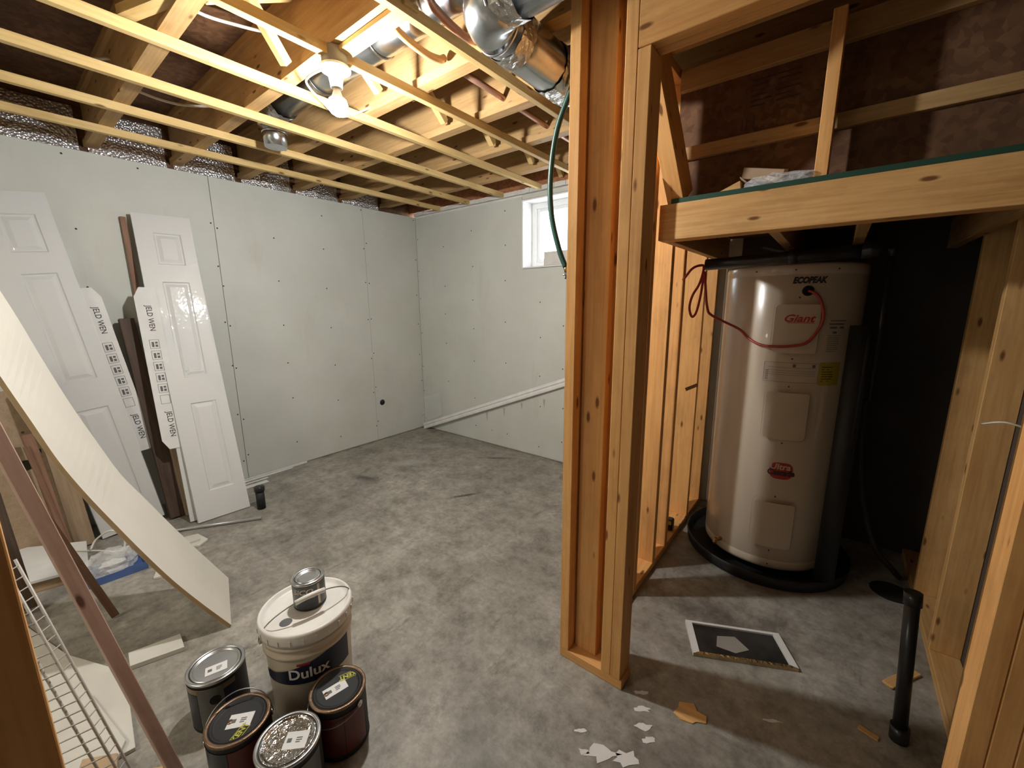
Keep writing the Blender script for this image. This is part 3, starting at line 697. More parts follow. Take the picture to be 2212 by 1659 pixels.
# ------------------------------------------------------------------ floor items on the right
fg = empty('furnace_filter', (-.16, 1.72, 0), label='sooty rectangular filter with a pale frame lying near the drip pan', cat='filter')
q = [Vector((-.382, 1.727)), Vector((-.045, 1.888)), Vector((.037, 1.732)), Vector((-.305, 1.562))]
cen = sum(q, Vector((0, 0)))/4
inn = [p+(cen-p).normalized()*.028 for p in q]; inn2 = [p+(cen-p).normalized()*.030 for p in q]
mb = MB()
for i in range(4):
    a, b, c2, d_ = q[i], q[(i+1) % 4], inn[(i+1) % 4], inn[i]; o = MB().poly([a, b, c2, d_], .001, .016).build('frame_rail', 'brassfoil' if i == 2 else 'paper', fg)
    if i == 2: tag(o, 'front rail wrapped in crinkled gold foil')
MB().poly(inn2, .002, .009).build('filter_mesh', 'filtergrey', fg)
mb = MB(); splat(mb, -.247, 1.30, .052, 12, 0, 1, .004)
tag(mb.build('plywood_chip', 'firp', None, Matrix.Translation((-.247, 1.30, 0))), 'small pale broken chip lying on the slab before the partition', 'wood chip')
bp = empty('standpipe', (.31, 1.625, 0), label='black upright pipe with a capped top in front of the right wall', cat='pipe')
MB().tube([(.312, 1.63, 0), (.285, 1.66, .50)], .019, 20).build('pipe_run', 'pipeblack', bp)
MB().tube([(.312, 1.63, .0), (.310, 1.632, .05)], .025, 20).build('pipe_hub', 'pipeblack', bp)
MB().tube([(.287, 1.658, .47), (.284, 1.661, .51)], .023, 20).build('pipe_cap', 'pipeblack', bp)
tag(MB().lathe([(0, .004), (.075, .004), (.085, .001), (.085, 0)], (.363, 2.55, 0), 32).build('floor_drain', 'hole', None, Matrix.Translation((.363, 2.56, 0))), 'dark round drain opening in the slab at the far right', 'drain')
mb = MB(); mb.poly([(-.24, 1.66), (-.17, 1.67), (-.13, 1.72), (-.19, 1.76), (-.25, 1.72)], .0092, .0105)
mb.build('dust_clump', 'bristle', fg)
tag(board('wood_scrap', (.30, 1.86, .006), (.39, 2.0, .006), .035, .010, 'firp'), 'thin pale wood scrap beside the black standpipe', 'wood scrap')
tag(board('wood_sliver', (.21, 1.60, .004), (.26, 1.585, .004), .02, .006, 'firp'), 'tiny pale wood sliver at the foot of the standpipe', 'wood scrap')
o = MB().tube(smooth_path([(.40, 1.9, 1.02), (.425, 1.75, 1.06), (.50, 1.68, 1.02), (.42, 1.6, .92), (.44, 1.5, .90)]), .003, 6).build('loose_string', 'whitecable', None, Matrix.Translation((.42, 1.7, 1.0))); tag(o, 'thin white string dangling on the right wall studs', 'string')

# ------------------------------------------------------------------ trim leaning on the back wall
tr = empty('white_trim', (-3.64, 2.98, 0), label='long white moulding leaning diagonally across the back wall', cat='trim')
prof = [(-.036, 0), (-.036, .010), (-.024, .012), (-.012, .018), (.0, .012), (.012, .016), (.030, .016), (.036, .010), (.036, 0)]
a, b = Vector((-3.64, YW-.035, .025)), Vector((-1.12, YW-.004, 1.0)); d = (b-a).normalized(); yv = Vector((0, -1, 0)); yv = (yv-d*yv.dot(d)).normalized(); s_ = d.cross(yv)
vs = [p+s_*u+yv*v for p in (a, b) for u, v in prof]; k = len(prof)
MB().add(vs, [(i, (i+1) % k, k+(i+1) % k, k+i) for i in range(k)]+[tuple(range(k)), tuple(reversed(range(k, 2*k)))]).build('moulding', 'white', tr)
ep = empty('ribbed_plastic_sheet', (-3.45, 2.95, 0), label='small clear ribbed plastic sheet standing in the far corner', cat='plastic sheet')
A_, B_, C_, D_ = Vector((-3.655, 2.985, .355)), Vector((-3.37, 2.99, .46)), Vector((-3.28, 2.93, .23)), Vector((-3.60, 2.92, .06))
nrm = (B_-A_).cross(D_-A_).normalized()*.0015
MB().add([A_, B_, C_, D_, A_+nrm, B_+nrm, C_+nrm, D_+nrm], [(0, 1, 2, 3), (4, 7, 6, 5), (0, 4, 5, 1), (1, 5, 6, 2), (2, 6, 7, 3), (3, 7, 4, 0)]).build('sheet', 'wrap', ep)
mb = MB()
for i in range(1, 8):
    t = i/8; mb.tube([A_.lerp(D_, t), B_.lerp(C_, t)], .0022, 5)
tag(mb.build('ribs', 'wrap', ep), kind='stuff')
tag(MB().lathe([(0, .004), (.017, .004), (.019, .001), (.028, .003), (.030, 0)], n=24, mat=Matrix.Translation((XW, 2.458, .403)) @ Matrix.Rotation(pi/2, 4, 'Y')).build('cable_grommet', 'blackmat', None, Matrix.Translation((XW, 2.458, .403))), 'small round black grommet low on the left wall', 'grommet')

# ------------------------------------------------------------------ doors leaning on the left wall
def door_leaf(parent, O, ey, ez, wdt=.302, hgt=2.03, th=.033, name='door_leaf'):
    O = Vector(O); ey = Vector(ey).normalized(); ez = Vector(ez); ez = (ez-ey*ez.dot(ey)).normalized(); ex = ey.cross(ez)   # outward (room side)
    P = lambda y, z, x: O+ey*y+ez*z+ex*x
    ys = [0, .092, .236, wdt]; rows = [(.187, .787), (.963, 1.59), (1.705, 1.912)]
    mb = MB(); Z = [0]
    for r in rows: Z += list(r)
    Z.append(hgt)
    def quad(y0, y1, z0, z1): mb.add([P(y0, z0, th), P(y1, z0, th), P(y1, z1, th), P(y0, z1, th)], [(0, 1, 2, 3)])
    for i in range(3):
        for j in range(len(Z)-1):
            if i == 1 and j % 2 == 1:
                y0, y1, z0, z1 = ys[1], ys[2], Z[j], Z[j+1]
                rings = [(0, 0), (.006, -.008), (.014, -.008), (.034, -.001)]
                R = [[P(y0+a, z0+a, th+b), P(y1-a, z0+a, th+b), P(y1-a, z1-a, th+b), P(y0+a, z1-a, th+b)] for a, b in rings]
                V = [v for r in R for v in r]
                F = [(4*k+m_, 4*k+(m_+1) % 4, 4*(k+1)+(m_+1) % 4, 4*(k+1)+m_) for k in range(3) for m_ in range(4)]+[(12, 13, 14, 15)]
                mb.add(V, F)
            else: quad(ys[i], ys[i+1], Z[j], Z[j+1])
    mb.add([P(0, 0, 0), P(wdt, 0, 0), P(wdt, hgt, 0), P(0, hgt, 0), P(0, 0, th), P(wdt, 0, th), P(wdt, hgt, th), P(0, hgt, th)], [(3, 2, 1, 0), (0, 1, 5, 4), (2, 3, 7, 6), (1, 2, 6, 5), (3, 0, 4, 7)])
    o = mb.build(name, 'doorwhite', parent); return o, P
def jeld_strip(parent, P, y0, y1, z0, z1, x, flip=False):
    """printed card guard folded round the leaf edge"""
    mb = MB(); c = .05
    pts = [(y0+(.03 if not flip else 0), z0), (y1, z0-.0), (y1, z1), (y0+(.0 if flip else .03), z1), (y0, z1-.06), (y0, z0+.06)] if not flip else [(y0, z0), (y1-.03, z0), (y1, z0+.06), (y1, z1-.06), (y1-.03, z1), (y0, z1)]
    n = len(pts); V = [P(y, z, xx) for xx in (x, x+.002) for y, z in pts]
    mb.add(V, [tuple(range(n)), tuple(reversed(range(n, 2*n)))]+[(i, (i+1) % n, n+(i+1) % n, n+i) for i in range(n)])
    g = mb.build('edge_guard', 'paper', parent)
    yc = (y0+y1)/2
    def fn(zc): return lambda tx, ty, tz: P(yc+ty*1.0+.004, zc-tx, x+.002+tz)
    text('guard_lettering', 'JELD WEN', .040, 'ink', g, fn(z1-.20), xs=.9, bold=.0003)
    text('guard_lettering', 'JELD WEN', .040, 'ink', g, fn(z0+.16), xs=.9, bold=.0003)
    mb = MB()
    for i in range(6):
        zc = z1-.34-i*.072
        for (ya, yb, za, zb) in ((yc-.024, yc+.024, zc, zc+.002), (yc-.024, yc+.024, zc-.055, zc-.053), (yc-.024, yc-.022, zc-.055, zc), (yc+.022, yc+.024, zc-.055, zc)):
            mb.add([P(ya, za, x+.0028), P(yb, za, x+.0028), P(yb, zb, x+.0028), P(ya, zb, x+.0028)], [(0, 1, 2, 3)])
        if i < 5:
            for (ya, yb, za, zb) in ((yc-.014, yc-.002, zc-.045, zc-.012), (yc+.003, yc+.016, zc-.045, zc-.030), (yc+.003, yc+.016, zc-.024, zc-.012)):
                mb.add([P(ya, za, x+.0028), P(yb, za, x+.0028), P(yb, zb, x+.0028), P(ya, zb, x+.0028)], [(0, 1, 2, 3)])
    mb.build('guard_boxes', 'greyink', g)
dr = empty('folding_door_panel', (-3.15, .82, 0), label='white panelled bifold door leaning upright, right of the film-wrapped one', cat='door')
ezz = (Vector((-3.635, .650, 1.965))-Vector((-3.15, .667, 0)))
leaf, P = door_leaf(dr, Vector((-3.15, .667, 0.002))-Vector((.033, 0, .005)), (.011, .301, 0), ezz)
def place_behind():
    O2 = Vector((-3.235, .640, .002)); l2, P2 = door_leaf(dr, O2, (.03, .30, 0), Vector((-3.650, .66, 1.965))-Vector((-3.25, .64, 0)), th=.030); return P2
P2 = place_behind()
jeld_strip(dr, P2, -.062, .05, .50, 1.55, .034)
dl = empty('wrapped_folding_door', (-3.42, .4, 0), label='white panelled bifold door in glossy clear film, leftmost against the wall', cat='door')
ezz = Vector((-3.640, .315, 1.99))-Vector((-3.41, .545, 0))
O1 = Vector((-3.43, .247, .002))
leaf1, P1 = door_leaf(dl, O1, (.01, .302, .035), ezz)
V = []
rnd = random.Random(4); n1, n2 = 14, 20
for i in range(n1+1):
    for j in range(n2+1):
        V.append(P1(-.004+.31*i/n1, 2.03*j/n2, .0350+rnd.uniform(0, .0020)))
MB().add(V, [(i*(n2+1)+j, (i+1)*(n2+1)+j, (i+1)*(n2+1)+j+1, i*(n2+1)+j+1) for i in range(n1) for j in range(n2)], True).build('plastic_film', 'wrap', dl)
P1b = lambda y, z, x: P1(y, z, x-.040)
jeld_strip(dl, P1b, .285, .385, .45, 1.50, .03, flip=True)
# lumber and panels leaning behind the doors
def lean(name, a, b, wd, th, mat, side, label, cat='board', group=None):
    return tag(board(name, a, b, wd, th, mat, None, side), label, cat, group)
lean('dark_plank', (-3.37, .605, .01), (-3.60, .565, 1.33), .075, .04, 'darkwood', (0, 1, 0), 'dark rough plank leaning between the two white doors', 'plank')
lean('pale_batten', (-3.34, .662, .01), (-3.575, .632, 1.38), .032, .035, 'beige', (0, 1, 0), 'narrow pale batten leaning beside the dark plank', 'batten')
lean('wood_stick', (-3.60, .66, .02), (-3.655, .645, 1.97), .03, .012, 'brown', (0, 1, 0), 'thin brown slat leaning behind the left edge of the right door', 'slat')
ppn = empty('slotted_panel', (-3.42, .72, 0), label='beige board with a hand slot, behind the right door', cat='panel')
mb = MB(); a = Vector((-3.36, .66, .01)); zz = Vector((-.22, 0, 1.3)).normalized(); yy = Vector((0, 1, 0)); xx = yy.cross(zz)
def Pp(y, z, x): return a+yy*y+zz*z+xx*x
for y0, y1, z0, z1 in ((0, .16, 0, .26), (0, .05, .26, .30), (.12, .16, .26, .30), (0, .16, .30, .95)):
    vs = [Pp(y, z, x) for x in (0, .012) for y, z in ((y0, z0), (y1, z0), (y1, z1), (y0, z1))]; mb.add(vs, [(3, 2, 1, 0), (4, 5, 6, 7), (0, 1, 5, 4), (1, 2, 6, 5), (2, 3, 7, 6), (3, 0, 4, 7)])
mb.build('panel', 'beige', ppn)
# boards at the far left, behind the bent shelf
cbn = empty('cabinet_side_panel', (-3.45, .1, 0), label='tan panel with a round cable hole leaning at the far left', cat='panel')
a = Vector((-3.46, -.35, .01)); zz = Vector((-.16, 0, .95)).normalized()
mb = MB(); hc = (.37, .52); hr = .032; nn = 20
outer = []
for y0, y1, z0, z1 in ((0, .30, 0, .95), (.44, .56, 0, .95), (.30, .44, 0, .44), (.30, .44, .60, .95)):
    vs = [a+yy*y+zz*z+Vector((x, 0, 0)) for x in (0, .016) for y, z in ((y0, z0), (y1, z0), (y1, z1), (y0, z1))]; mb.add(vs, [(3, 2, 1, 0), (4, 5, 6, 7), (0, 1, 5, 4), (1, 2, 6, 5), (2, 3, 7, 6), (3, 0, 4, 7)])
# plate round the hole
cs = [(.30, .44), (.44, .44), (.44, .60), (.30, .60)]; hcn = (.37, .52)
ring_o, ring_i = [], []
for k in range(nn):
    t = 2*pi*k/nn; c_, s2 = cos(t), sin(t); f = min(.07/max(abs(c_), 1e-6), .08/max(abs(s2), 1e-6)); ring_o.append((hcn[0]+f*c_, hcn[1]+f*s2)); ring_i.append((hcn[0]+hr*c_, hcn[1]+hr*s2))
vs = [a+yy*y+zz*z+Vector((x, 0, 0)) for x in (0, .016) for y, z in ring_o+ring_i]
mb.add(vs, [(2*nn+k, 2*nn+(k+1) % nn, 3*nn+(k+1) % nn, 3*nn+k) for k in range(nn)]+[(nn+k, nn+(k+1) % nn, 3*nn+(k+1) % nn, 3*nn+k) for k in range(nn)]+[(k, (k+1) % nn, nn+(k+1) % nn, nn+k) for k in range(nn)])
mb.build('panel', 'beige', cbn)
lean('tan_board', (-3.375, .170, .01), (-3.46, .120, 1.0), .085, .02, 'beige', (0, 1, 0), 'tan board leaning left of the film-wrapped door', 'board')
lean('brown_board', (-3.335, .100, .01), (-3.43, .050, .72), .045, .03, 'brown', (0, 1, 0), 'narrow brown board leaning next to the tan one', 'board')
lean('dark_door_edge', (-2.80, -.10, .03), (-3.15, -.16, 1.30), .10, .03, 'darkwood', (0, 1, 0), 'dark wooden board with brass hinge at the far left edge', 'board')
# two thin slats crossing
lean('wood_stick', (-2.455, .165, .01), (-2.36, -.05, .93), .028, .012, 'brown', (0, 1, 0), 'thin brown slat with its foot on the open slab', 'slat')
lean('wood_stick', (-3.325, .108, .01), (-3.40, .035, .66), .022, .012, 'brown', (0, 1, 0), 'short brown slat standing by the wall below the hole', 'slat')

# ------------------------------------------------------------------ bent shelf board sweeping in from the left
bs = empty('bowed_shelf_board', (-2.1, .45, 0), label='long cream shelf board bowed under its weight, leaning from the floor', cat='board')
LO = [(-1.972, .458, .002), (-2.0, .378, .145), (-2.035, .304, .286), (-2.07, .236, .436), (-2.11, .178, .573), (-2.15, .123, .709), (-2.19, .075, .846), (-2.23, .035, .998), (-2.27, -.001, 1.135), (-2.31, -.035, 1.27), (-2.37, -.08, 1.46), (-2.43, -.12, 1.65), (-2.50, -.16, 1.84)]
UP = [(-2.356, .569, .002), (-2.385, .481, .179), (-2.418, .398, .353), (-2.453, .329, .505), (-2.493, .263, .651), (-2.526, .213, .812), (-2.556, .163, .982), (-2.579, .114, 1.176), (-2.594, .072, 1.357), (-2.62, .03, 1.52), (-2.67, -.02, 1.72), (-2.73, -.07, 1.92), (-2.79, -.11, 2.11)]
def strip(parent, name, lo, up, t0, t1, mat, inset=0):
    mb = MB(); V = []; n = len(lo)
    for i in range(n):
        a, b = Vector(lo[i]), Vector(up[i]); d = Vector(lo[min(i+1, n-1)])-Vector(lo[max(i-1, 0)]); nn = (b-a).cross(d).normalized(); nn = nn if nn.dot(Vector((1, -1, .5))) > 0 else -nn
        aa, b2 = a.lerp(b, t0), a.lerp(b, t1); V += [aa+nn*inset, b2+nn*inset, b2-nn*.016, aa-nn*.016]
    F = []
    for i in range(n-1):
        for k in range(4): F.append((4*i+k, 4*i+(k+1) % 4, 4*i+4+(k+1) % 4, 4*i+4+k))
    F += [(3, 2, 1, 0), tuple(4*(n-1)+k for k in range(4))]
    mb.add(V, F, False); return mb.build(name, mat, parent)
LO = [tuple(p) for p in smooth_path(LO, 4)]; UP = [tuple(p) for p in smooth_path(UP, 4)]
strip(bs, 'shelf_board', LO, UP, .004, .996, 'shelfwhite')
e1 = strip(bs, 'raw_edge', LO, UP, 0, .0038, 'mdf', -.001); tag(e1, 'raw brown lower edge')

# ------------------------------------------------------------------ long rosy plank, wire shelf and post close by on the left
tag(board('rosy_plank', (-1.405, .152, .004), (-1.655, -.10, 1.55), .052, .030, 'pink', None, (1, .15, 0)), 'long rosy brown plank leaning across the lower left', 'plank')
tag(beam('door_post', -.86, -.822, -.14, -.028, 0, 2.33, 'fir'), 'orange lumber post very close at the lower left edge', 'post')
sh = empty('wire_shelf', (-1.2, .05, 0), label='pale coated wire closet shelf standing on its end beside the near post', cat='shelf')
S0, S1 = Vector((-1.115, .085, .012)), Vector((-1.345, -.055, .86))
ax = (S1-S0); L_ = ax.length; ax.normalize(); sd = Vector((-.55, -.75, 0)); sd = (sd-ax*sd.dot(ax)).normalized(); nm = ax.cross(sd)
for k, (u, v) in enumerate(((0, 0), (.030, .0), (.16, .0), (.30, .0), (0, -.028))):
    p = S0+sd*u+nm*v; MB().tube([p, p+ax*L_], .0028, 8).build('long_rod', 'shelfwire', sh)
mb = MB(); n_ = int(L_/.0254)
for i in range(n_):
    p = S0+ax*(i*.0254+.01)+nm*.003
    mb.tube([p+nm*-.031, p, p+sd*.305], .0016, 5)
tag(mb.build('cross_wires', 'shelfwire', sh), kind='stuff')

# ------------------------------------------------------------------ scraps on the slab at the left
def slab(name, pts, z0, z1, mat, label, cat, **kw):
    if cat == 'drywall scrap': kw['group'] = 'drywall scraps on the slab'
    cx = sum(p[0] for p in pts)/len(pts); cy = sum(p[1] for p in pts)/len(pts)
    return tag(MB().poly(pts, z0, z1).build(name, mat, None, Matrix.Translation((cx, cy, z0)), bevel=.001), label, cat, **kw)
slab('drywall_scrap', [(-2.95, -.16), (-2.32, .0), (-2.02, .13), (-1.62, .09), (-1.66, -.15), (-2.2, -.40), (-2.9, -.42)], .001, .014, 'offcut', 'large pale drywall scrap lying under the leaning planks', 'drywall scrap')
slab('drywall_scrap', [(-1.98, .03), (-1.66, .075), (-1.56, .02), (-1.62, -.12), (-1.88, -.18)], .0145, .027, 'offcut', 'smaller drywall scrap on top of the large one', 'drywall scrap')
slab('short_board', [(-2.075, .315), (-1.975, .305), (-2.03, .145), (-2.12, .155)][::-1],   .001, .020, 'offcut', 'short pale board end on the slab left of the paint cans', 'board')
slab('white_box_lid', [(-3.50, -.10), (-3.28, .17), (-2.93, .14), (-3.02, -.16)], .06, .075, 'paper', 'flat white torn board resting over scrap at the far left', 'box lid')
slab('cardboard_stack', [(-3.46, -.11), (-3.27, .14), (-2.96, .11), (-3.04, -.16)], .001, .059, 'card', 'brown stack of cardboard beneath the white torn board', 'cardboard')
bx = empty('blue_box', (-2.86, .20, 0), label='shallow blue box with a bagged part in it', cat='box')
bm_ = Matrix.Translation((-2.90, .225, .001)) @ Matrix.Rotation(rad(86), 4, 'Z')
mb = MB()
for a in ((-.13, .13, -.08, .08, 0, .003), (-.13, .13, -.08, -.077, .003, .04), (-.13, .13, .077, .08, .003, .04), (-.13, -.127, -.077, .077, .003, .04), (.127, .13, -.077, .077, .003, .04)): mb.box(*a, mat=bm_)
mb.build('tray', 'blue', bx)
crumple('bagged_part', (-2.93, .225, .05), (.075, .10, .075), 'film', 8, label='clear plastic bag of fittings in the blue box', cat='plastic bag')
crumple('fitting', (-2.93, .225, .03), (.035, .055, .035), 'snow', 9, label='pale plumbing fitting inside the clear bag', cat='fitting')
o = MB().tube(smooth_path([(-3.35, .04, .085), (-3.2, .10, .085), (-3.08, .20, .075), (-3.02, .28, .06), (-3.03, .30, .13), (-3.08, .26, .17), (-3.12, .20, .13), (-3.10, .17, .09)]), .005, 8).build('coiled_cable', 'whitecable', None, Matrix.Translation((-3.1, .2, .08))); tag(o, 'white cable end curling beside the blue box', 'cable')
slab('drywall_offcut', [(-3.03, .50), (-2.99, .62), (-2.87, .64), (-2.83, .585), (-2.90, .50)], .001, .013, 'offcut', 'drywall offcut by the foot of the right white door', 'drywall scrap')
slab('drywall_offcut', [(-2.98, .52), (-2.96, .60), (-2.88, .605), (-2.89, .53)], .0135, .026, 'offcut', 'small offcut stacked on the one near the right door', 'drywall scrap')
slab('drywall_offcut', [(-2.74, .37), (-2.72, .43), (-2.63, .40), (-2.66, .34)], .001, .013, 'offcut', 'small offcut just behind the bowed board end', 'drywall scrap')
slab('wood_piece', [(-1.66, -.02), (-1.60, .05), (-1.48, .03), (-1.55, -.06)], .0275, .05, 'card', 'brown wood block in the lower left scrap pile', 'wood scrap')
slab('wood_piece', [(-1.50, .10), (-1.47, .13), (-1.40, .06), (-1.44, .03)], .001, .02, 'firp', 'pale wood scrap at the foot of the rosy plank', 'wood scrap')
o = MB().tube([(-3.30, .34, .011), (-3.155, .54, .011), (-2.885, .945, .011)], .0105, 12).build('conduit_tube', 'greyplastic', None, Matrix.Translation((-3.1, .6, .011))); tag(o, 'grey metal tube lying in front of the right white door', 'tube')
st = empty('pipe_stub', (-3.055, 1.01, 0), label='short black capped drain stub rising from the slab by the door', cat='pipe')
MB().lathe([(0, 0), (.027, 0), (.027, .135), (0, .135)], (-3.055, 1.01, 0), 24).build('pipe', 'blackmat', st)
MB().lathe([(0, .131), (.033, .131), (.033, .160), (.030, .165), (0, .166)], (-3.055, 1.01, 0), 24).build('cap', 'black', st)
for i, (x, y0, y1, z, wd, lab) in enumerate(((-3.655, .78, 1.62, .018, .010, 'longest white trim strip along the foot of the left wall'), (-3.628, .78, 1.48, .010, .012, 'second white trim strip, just in front of the longest'), (-3.58, .80, 1.26, .006, .018, 'third white trim strip, shorter, on the slab'), (-3.51, .86, 1.23, .005, .050, 'broad short white trim piece nearest the black stub'))):
    tag(beam('trim_strip', x-wd/2, x+wd/2, y0, y1, .001, .001+z, 'white'), lab, 'trim', 'white trim strips along the left wall')

# ------------------------------------------------------------------ paint pail and cans
def wire_path(c, r, a0, rise, tilt, zc, n=18):
    """bail handle: half loop from ear to ear, tilted away from vertical"""
    e = Vector((cos(a0), sin(a0), 0)); s2 = Vector((-sin(a0), cos(a0), 0)); h = (s2*cos(tilt)+Vector((0, 0, 1))*sin(tilt))
    return [Vector((c[0], c[1], zc))+e*r*cos(pi*k/n)+h*rise*sin(pi*k/n) for k in range(n+1)]
PCX, PCY = -1.372, .552
pa = empty('paint_pail', (PCX, PCY, 0), label='big cream plastic paint pail with a white lid and a wire handle', cat='pail')
MB().lathe([(0, 0), (.125, 0), (.130, .006), (.138, .25), (.139, .262), (.1445, .264), (.1445, .275), (.1395, .277), (.140, .295), (.1455, .297), (.1455, .308), (.141, .310), (.142, .345), (.139, .345), (.138, .34), (0, .34)], (PCX, PCY, 0), 64).build('pail_body', 'pail', pa)
MB().lathe([(.1440, .318), (.150, .318), (.1515, .330), (.1515, .352), (.149, .360), (.144, .363), (.139, .361), (.136, .351), (.125, .349), (.02, .350), (0, .350)], (PCX, PCY, 0), 64).build('pail_lid', 'paillid', pa)
MB().lathe([(0, .3512), (.018, .3512), (.020, .3495)], (PCX+.018, PCY-.078, 0), 24).build('lid_plug', 'greyink', pa)
mb = MB()
for k in range(24):
    a = 2*pi*k/24; e = Vector((cos(a), sin(a), 0)); t_ = Vector((-sin(a), cos(a), 0)); p = Vector((PCX, PCY, .326))+e*.1515
    mb.add([p-t_*.003, p+t_*.003, p+t_*.003+Vector((0, 0, .018)), p-t_*.003+Vector((0, 0, .018)), p-t_*.003+e*.002, p+t_*.003+e*.002, p+t_*.003+e*.002+Vector((0, 0, .018)), p-t_*.003+e*.002+Vector((0, 0, .018))], [(4, 5, 6, 7), (0, 1, 5, 4), (2, 3, 7, 6), (1, 2, 6, 5), (3, 0, 4, 7)])
tag(mb.build('lid_ribs', 'paillid', pa), kind='stuff')
hn = MB().tube(wire_path((PCX, PCY), .153, rad(-80), -.100, rad(40), .315), .0022, 8)
# loop passes over the lid, in front of the small can
hw = []
E1, E2 = Vector((PCX-.030, PCY-.150, .300)), Vector((PCX+.030, PCY+.150, .312))
for k in range(21):
    t = k/20; a = pi*t; base = E1.lerp(E2, .5-.5*cos(a)); hw.append(base+Vector((.048, -.004, 0))*sin(a)*1.1+Vector((0, 0, .118))*sin(a)**.9)
MB().tube(hw, .0022, 8).build('wire_handle', 'wire', pa)
MB().tube(hw[8:13], .0085, 14).build('handle_grip', 'paillid', pa)
for E_ in (E1, E2): MB().tube([E_+(Vector((PCX, PCY, E_.z))-E_)*.08, E_], .010, 12).build('handle_ear', 'pail', pa)
def pcyl(cx, cy, r, off=0.0):
    return lambda a, z, o=0: Vector((cx+(r+o)*cos(rad(a)), cy+(r+o)*sin(rad(a)), z))
def wrap(name, cx, cy, r0, r1, a0, a1, z0, z1, mat, parent, th=.0006, zfun=None, n=24):
    V = []
    for i in range(n+1):
        a = rad(a0+(a1-a0)*i/n); 
        zz0, zz1 = (z0, z1) if zfun is None else zfun(i/n)
        for rr, z in ((r0, zz0), (r1, zz1)): V.append((cx+(rr+th)*cos(a), cy+(rr+th)*sin(a), z))
    return MB().add(V, [(2*i, 2*i+2, 2*i+3, 2*i+1) for i in range(n)], True).build(name, mat, parent)
lb = wrap('label_band', PCX, PCY, .1365, .1385, -95, 35, .165, .225, 'navy', pa, .0012, zfun=lambda t: (.168-.012*max(0, t-.35)+0, .205+.055*min(1, max(0, t-.1)*1.6)))
pr = .1390
text('brand_lettering', 'Dulux', .052, 'paillid', pa, lambda x, y, z: Vector((PCX+(pr+z)*cos(rad(-28)+x/pr), PCY+(pr+z)*sin(rad(-28)+x/pr), .205+y)), bold=.001, xs=1.0)
wrap('red_print', PCX, PCY, .138, .1385, -42, -25, .237, .245, 'red', pa, .0020)
qc = empty('quart_can', (PCX-.015, PCY+.022, .3515), label='small dark quart paint can on top of the white pail lid', cat='paint can')
def can(name, cx, cy, z, r, h, label, lidm, bodym, rim='tin', root=None, handle=None, ear_a=0):
    rt_ = root or empty(name, (cx, cy, z), label=label, cat='paint can')
    MB().lathe([(0, .0), (r-.001, .0), (r+.0015, .002), (r+.0015, .005), (r, .008), (r, h-.008), (r+.0008, h-.007), (r+.0008, h-.002), (r-.002, h), (r-.010, h-.0005), (r-.012, h-.006)], (cx, cy, z), 56).build('can_body', bodym, rt_)
    MB().lathe([(r-.0015, h-.009), (r+.0022, h-.007), (r+.0025, h-.002), (r, h+.0012), (r-.008, h+.0006), (r-.010, h-.005)], (cx, cy, z), 56).build('can_rim', rim, rt_)
    MB().lathe([(r-.0102, h-.004), (r-.012, h+.0010), (r-.016, h+.0012), (r-.019, h-.004), (r-.024, h-.0045), (0, h-.0045)], (cx, cy, z), 56).build('can_lid', lidm, rt_)
    return rt_
def disc(o, cx, cy, z, pts, mat, parent, name):
    return MB().poly([(cx+x, cy+y) for x, y in pts], z, z+.0007).build(name, mat, parent)
def rectp(cx, cy, w_, h_, ang):
    c_, s2 = cos(rad(ang)), sin(rad(ang)); return [(cx+x*c_-y*s2, cy+x*s2+y*c_) for x, y in ((-w_/2, -h_/2), (w_/2, -h_/2), (w_/2, h_/2), (-w_/2, h_/2))]
can('q', PCX-.015, PCY+.022, .3515, .052, .103, '', 'tin', 'blackmat', root=qc)
qx, qy = PCX-.015, PCY+.022
wrap('can_label', qx, qy, .0525, .0525, -180, 180, .3605, .445, 'greylabel', qc, .0008, n=48)
wrap('label_panel', qx, qy, .053, .053, -75, 10, .362, .398, 'darklabel', qc, .0012)
text('brand_lettering', 'SICO', .026, 'label', qc, lambda x, y, z: Vector((qx+(.0545+z)*cos(rad(-46)+x/.0545), qy+(.0545+z)*sin(rad(-46)+x/.0545), .426+y)), bold=.0006, shear=.15, xs=1.15)
text('label_lettering', 'ANCE', .014, 'label', qc, lambda x, y, z: Vector((qx+(.0545+z)*cos(rad(-24)+x/.0545), qy+(.0545+z)*sin(rad(-24)+x/.0545), .404+y)), bold=.0003)
wrap('label_stripe', qx, qy, .053, .053, 5, 14, .366, .444, 'label', qc, .0014, n=4)

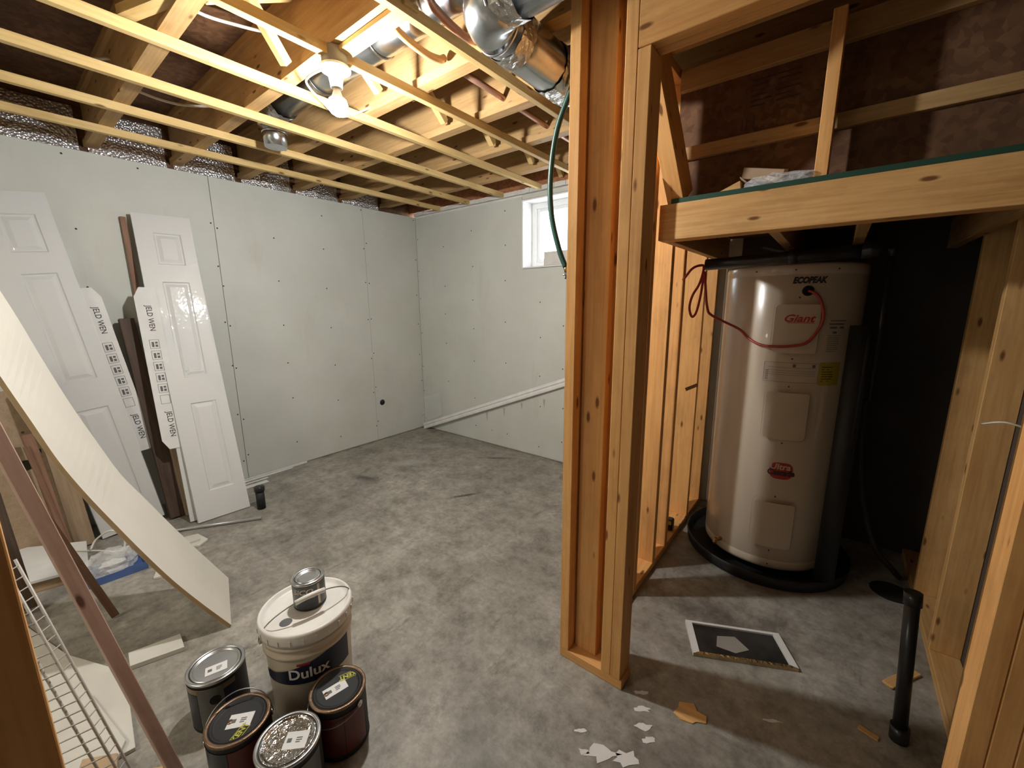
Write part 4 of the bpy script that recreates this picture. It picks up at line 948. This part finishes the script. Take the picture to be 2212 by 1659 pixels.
def gallon(cx, cy, label, lidm, rimm, lab, lab_mats, sticker, bail_a=None, bail_t=None, kent=None, up=1):
    z = 0; r, h = .0835, .190
    g = can('paint_can', cx, cy, 0, r, h, label, lidm, 'blackmat', rimm); g['group'] = 'paint cans standing around the pail'
    for (a0, a1, z0, z1, mt) in lab_mats: wrap('can_label', cx, cy, r, r, a0, a1, z0, z1, mt, g, .0012)
    sx_, sy_, sw, shh, sa = sticker
    stq = MB().poly(rectp(sx_, sy_, sw, shh, sa), h-.0044, h-.0036).build('lid_sticker', 'paper', g)
    mb = MB(); c_, s2 = cos(rad(sa)), sin(rad(sa))
    for u, v, a, b in ((-.018, 0, .012, .012), (.008, .006, .016, .003), (.008, 0, .016, .003), (.006, -.006, .012, .003)):
        mb.poly(rectp(sx_+u*c_-v*s2, sy_+u*s2+v*c_, a, b, sa), h-.0035, h-.0032)
    mb.build('sticker_print', 'greyink', stq)
    if kent:
        kx, ky, ka = kent; c2, s3 = cos(rad(ka)), sin(rad(ka))
        text('lid_lettering', 'KENT', .021, 'yg', g, lambda x, y, zz: Vector((kx+x*c2-y*s3, ky+x*s3+y*c2, h-.0036+zz)), bold=.0008)
        for q in (-.0115, .0115): MB().poly(rectp(kx-q*s3, ky+q*c2, .050, .0018, ka), h-.0040, h-.0034).build('lid_stripe', 'yg', g)
        dx_, dy_ = sx_-.028*c_, sy_-.028*s2
        MB().lathe([(0, .0009), (.0085, .0009), (.0085, 0)], (dx_, dy_, h-.0042), 16).build('lid_dot', 'rust', g)
    for s in (-1, 1):
        if bail_a is None: continue
        e = Vector((cos(rad(bail_a)), sin(rad(bail_a)), 0))*s; p = Vector((cx, cy, h-.030))+e*r
        MB().tube([p-e*.001, p+e*.004], .010, 14).build('handle_ear', 'tin', g)
    if bail_a is not None:
        MB().tube(wire_path((cx, cy), r+.005, rad(bail_a), bail_t[0], rad(bail_t[1]), h-.030, 24), .0017, 8).build('wire_handle', 'wire', g)
    return g
gallon(-1.555, .312, 'paint can with a dull silver lid, farthest left of the cans', 'tin', 'tin', None, [(-150, -58, .012, .150, 'darklabel'), (-57, -5, .012, .168, 'greylabel'), (-150, 20, .152, .172, 'tanlabel'), (-4, 20, .012, .150, 'navy')], (-1.538, .308, .062, .040, 72))
MB().tube([Vector((-1.555, .312, .125))+Vector((cos(rad(-22)), sin(rad(-22)), 0))*.0845, Vector((-1.555, .312, .125))+Vector((cos(rad(-22)), sin(rad(-22)), 0))*.0865], .016, 16).build('round_mark', 'hole', bpy.data.objects['paint_can'])
gallon(-1.278, .287, 'paint can with a black lid and raised wire handle, front left', 'blackmat', 'rust', None, [(-120, -40, .015, .165, 'darklabel'), (-39, 30, .015, .165, 'maroon')], (-1.270, .290, .066, .045, 50), bail_a=72, bail_t=(.094, 42), kent=(-1.230, .276, 118))
gallon(-1.098, .352, 'paint can with a dented bright silver lid, nearest in front', 'dent', 'tin', None, [(-140, 40, .015, .165, 'greylabel')], (-1.080, .366, .062, .050, 45))
gallon(-1.138, .524, 'rust-rimmed paint can with a black lid, right of the pail', 'blackmat', 'rust', None, [(-140, -70, .02, .162, 'tanlabel'), (-69, -20, .02, .162, 'maroon'), (-19, 30, .02, .162, 'maroon')], (-1.141, .518, .070, .038, 80), bail_a=18, bail_t=(-.098, 14), kent=(-1.155, .568, -110))
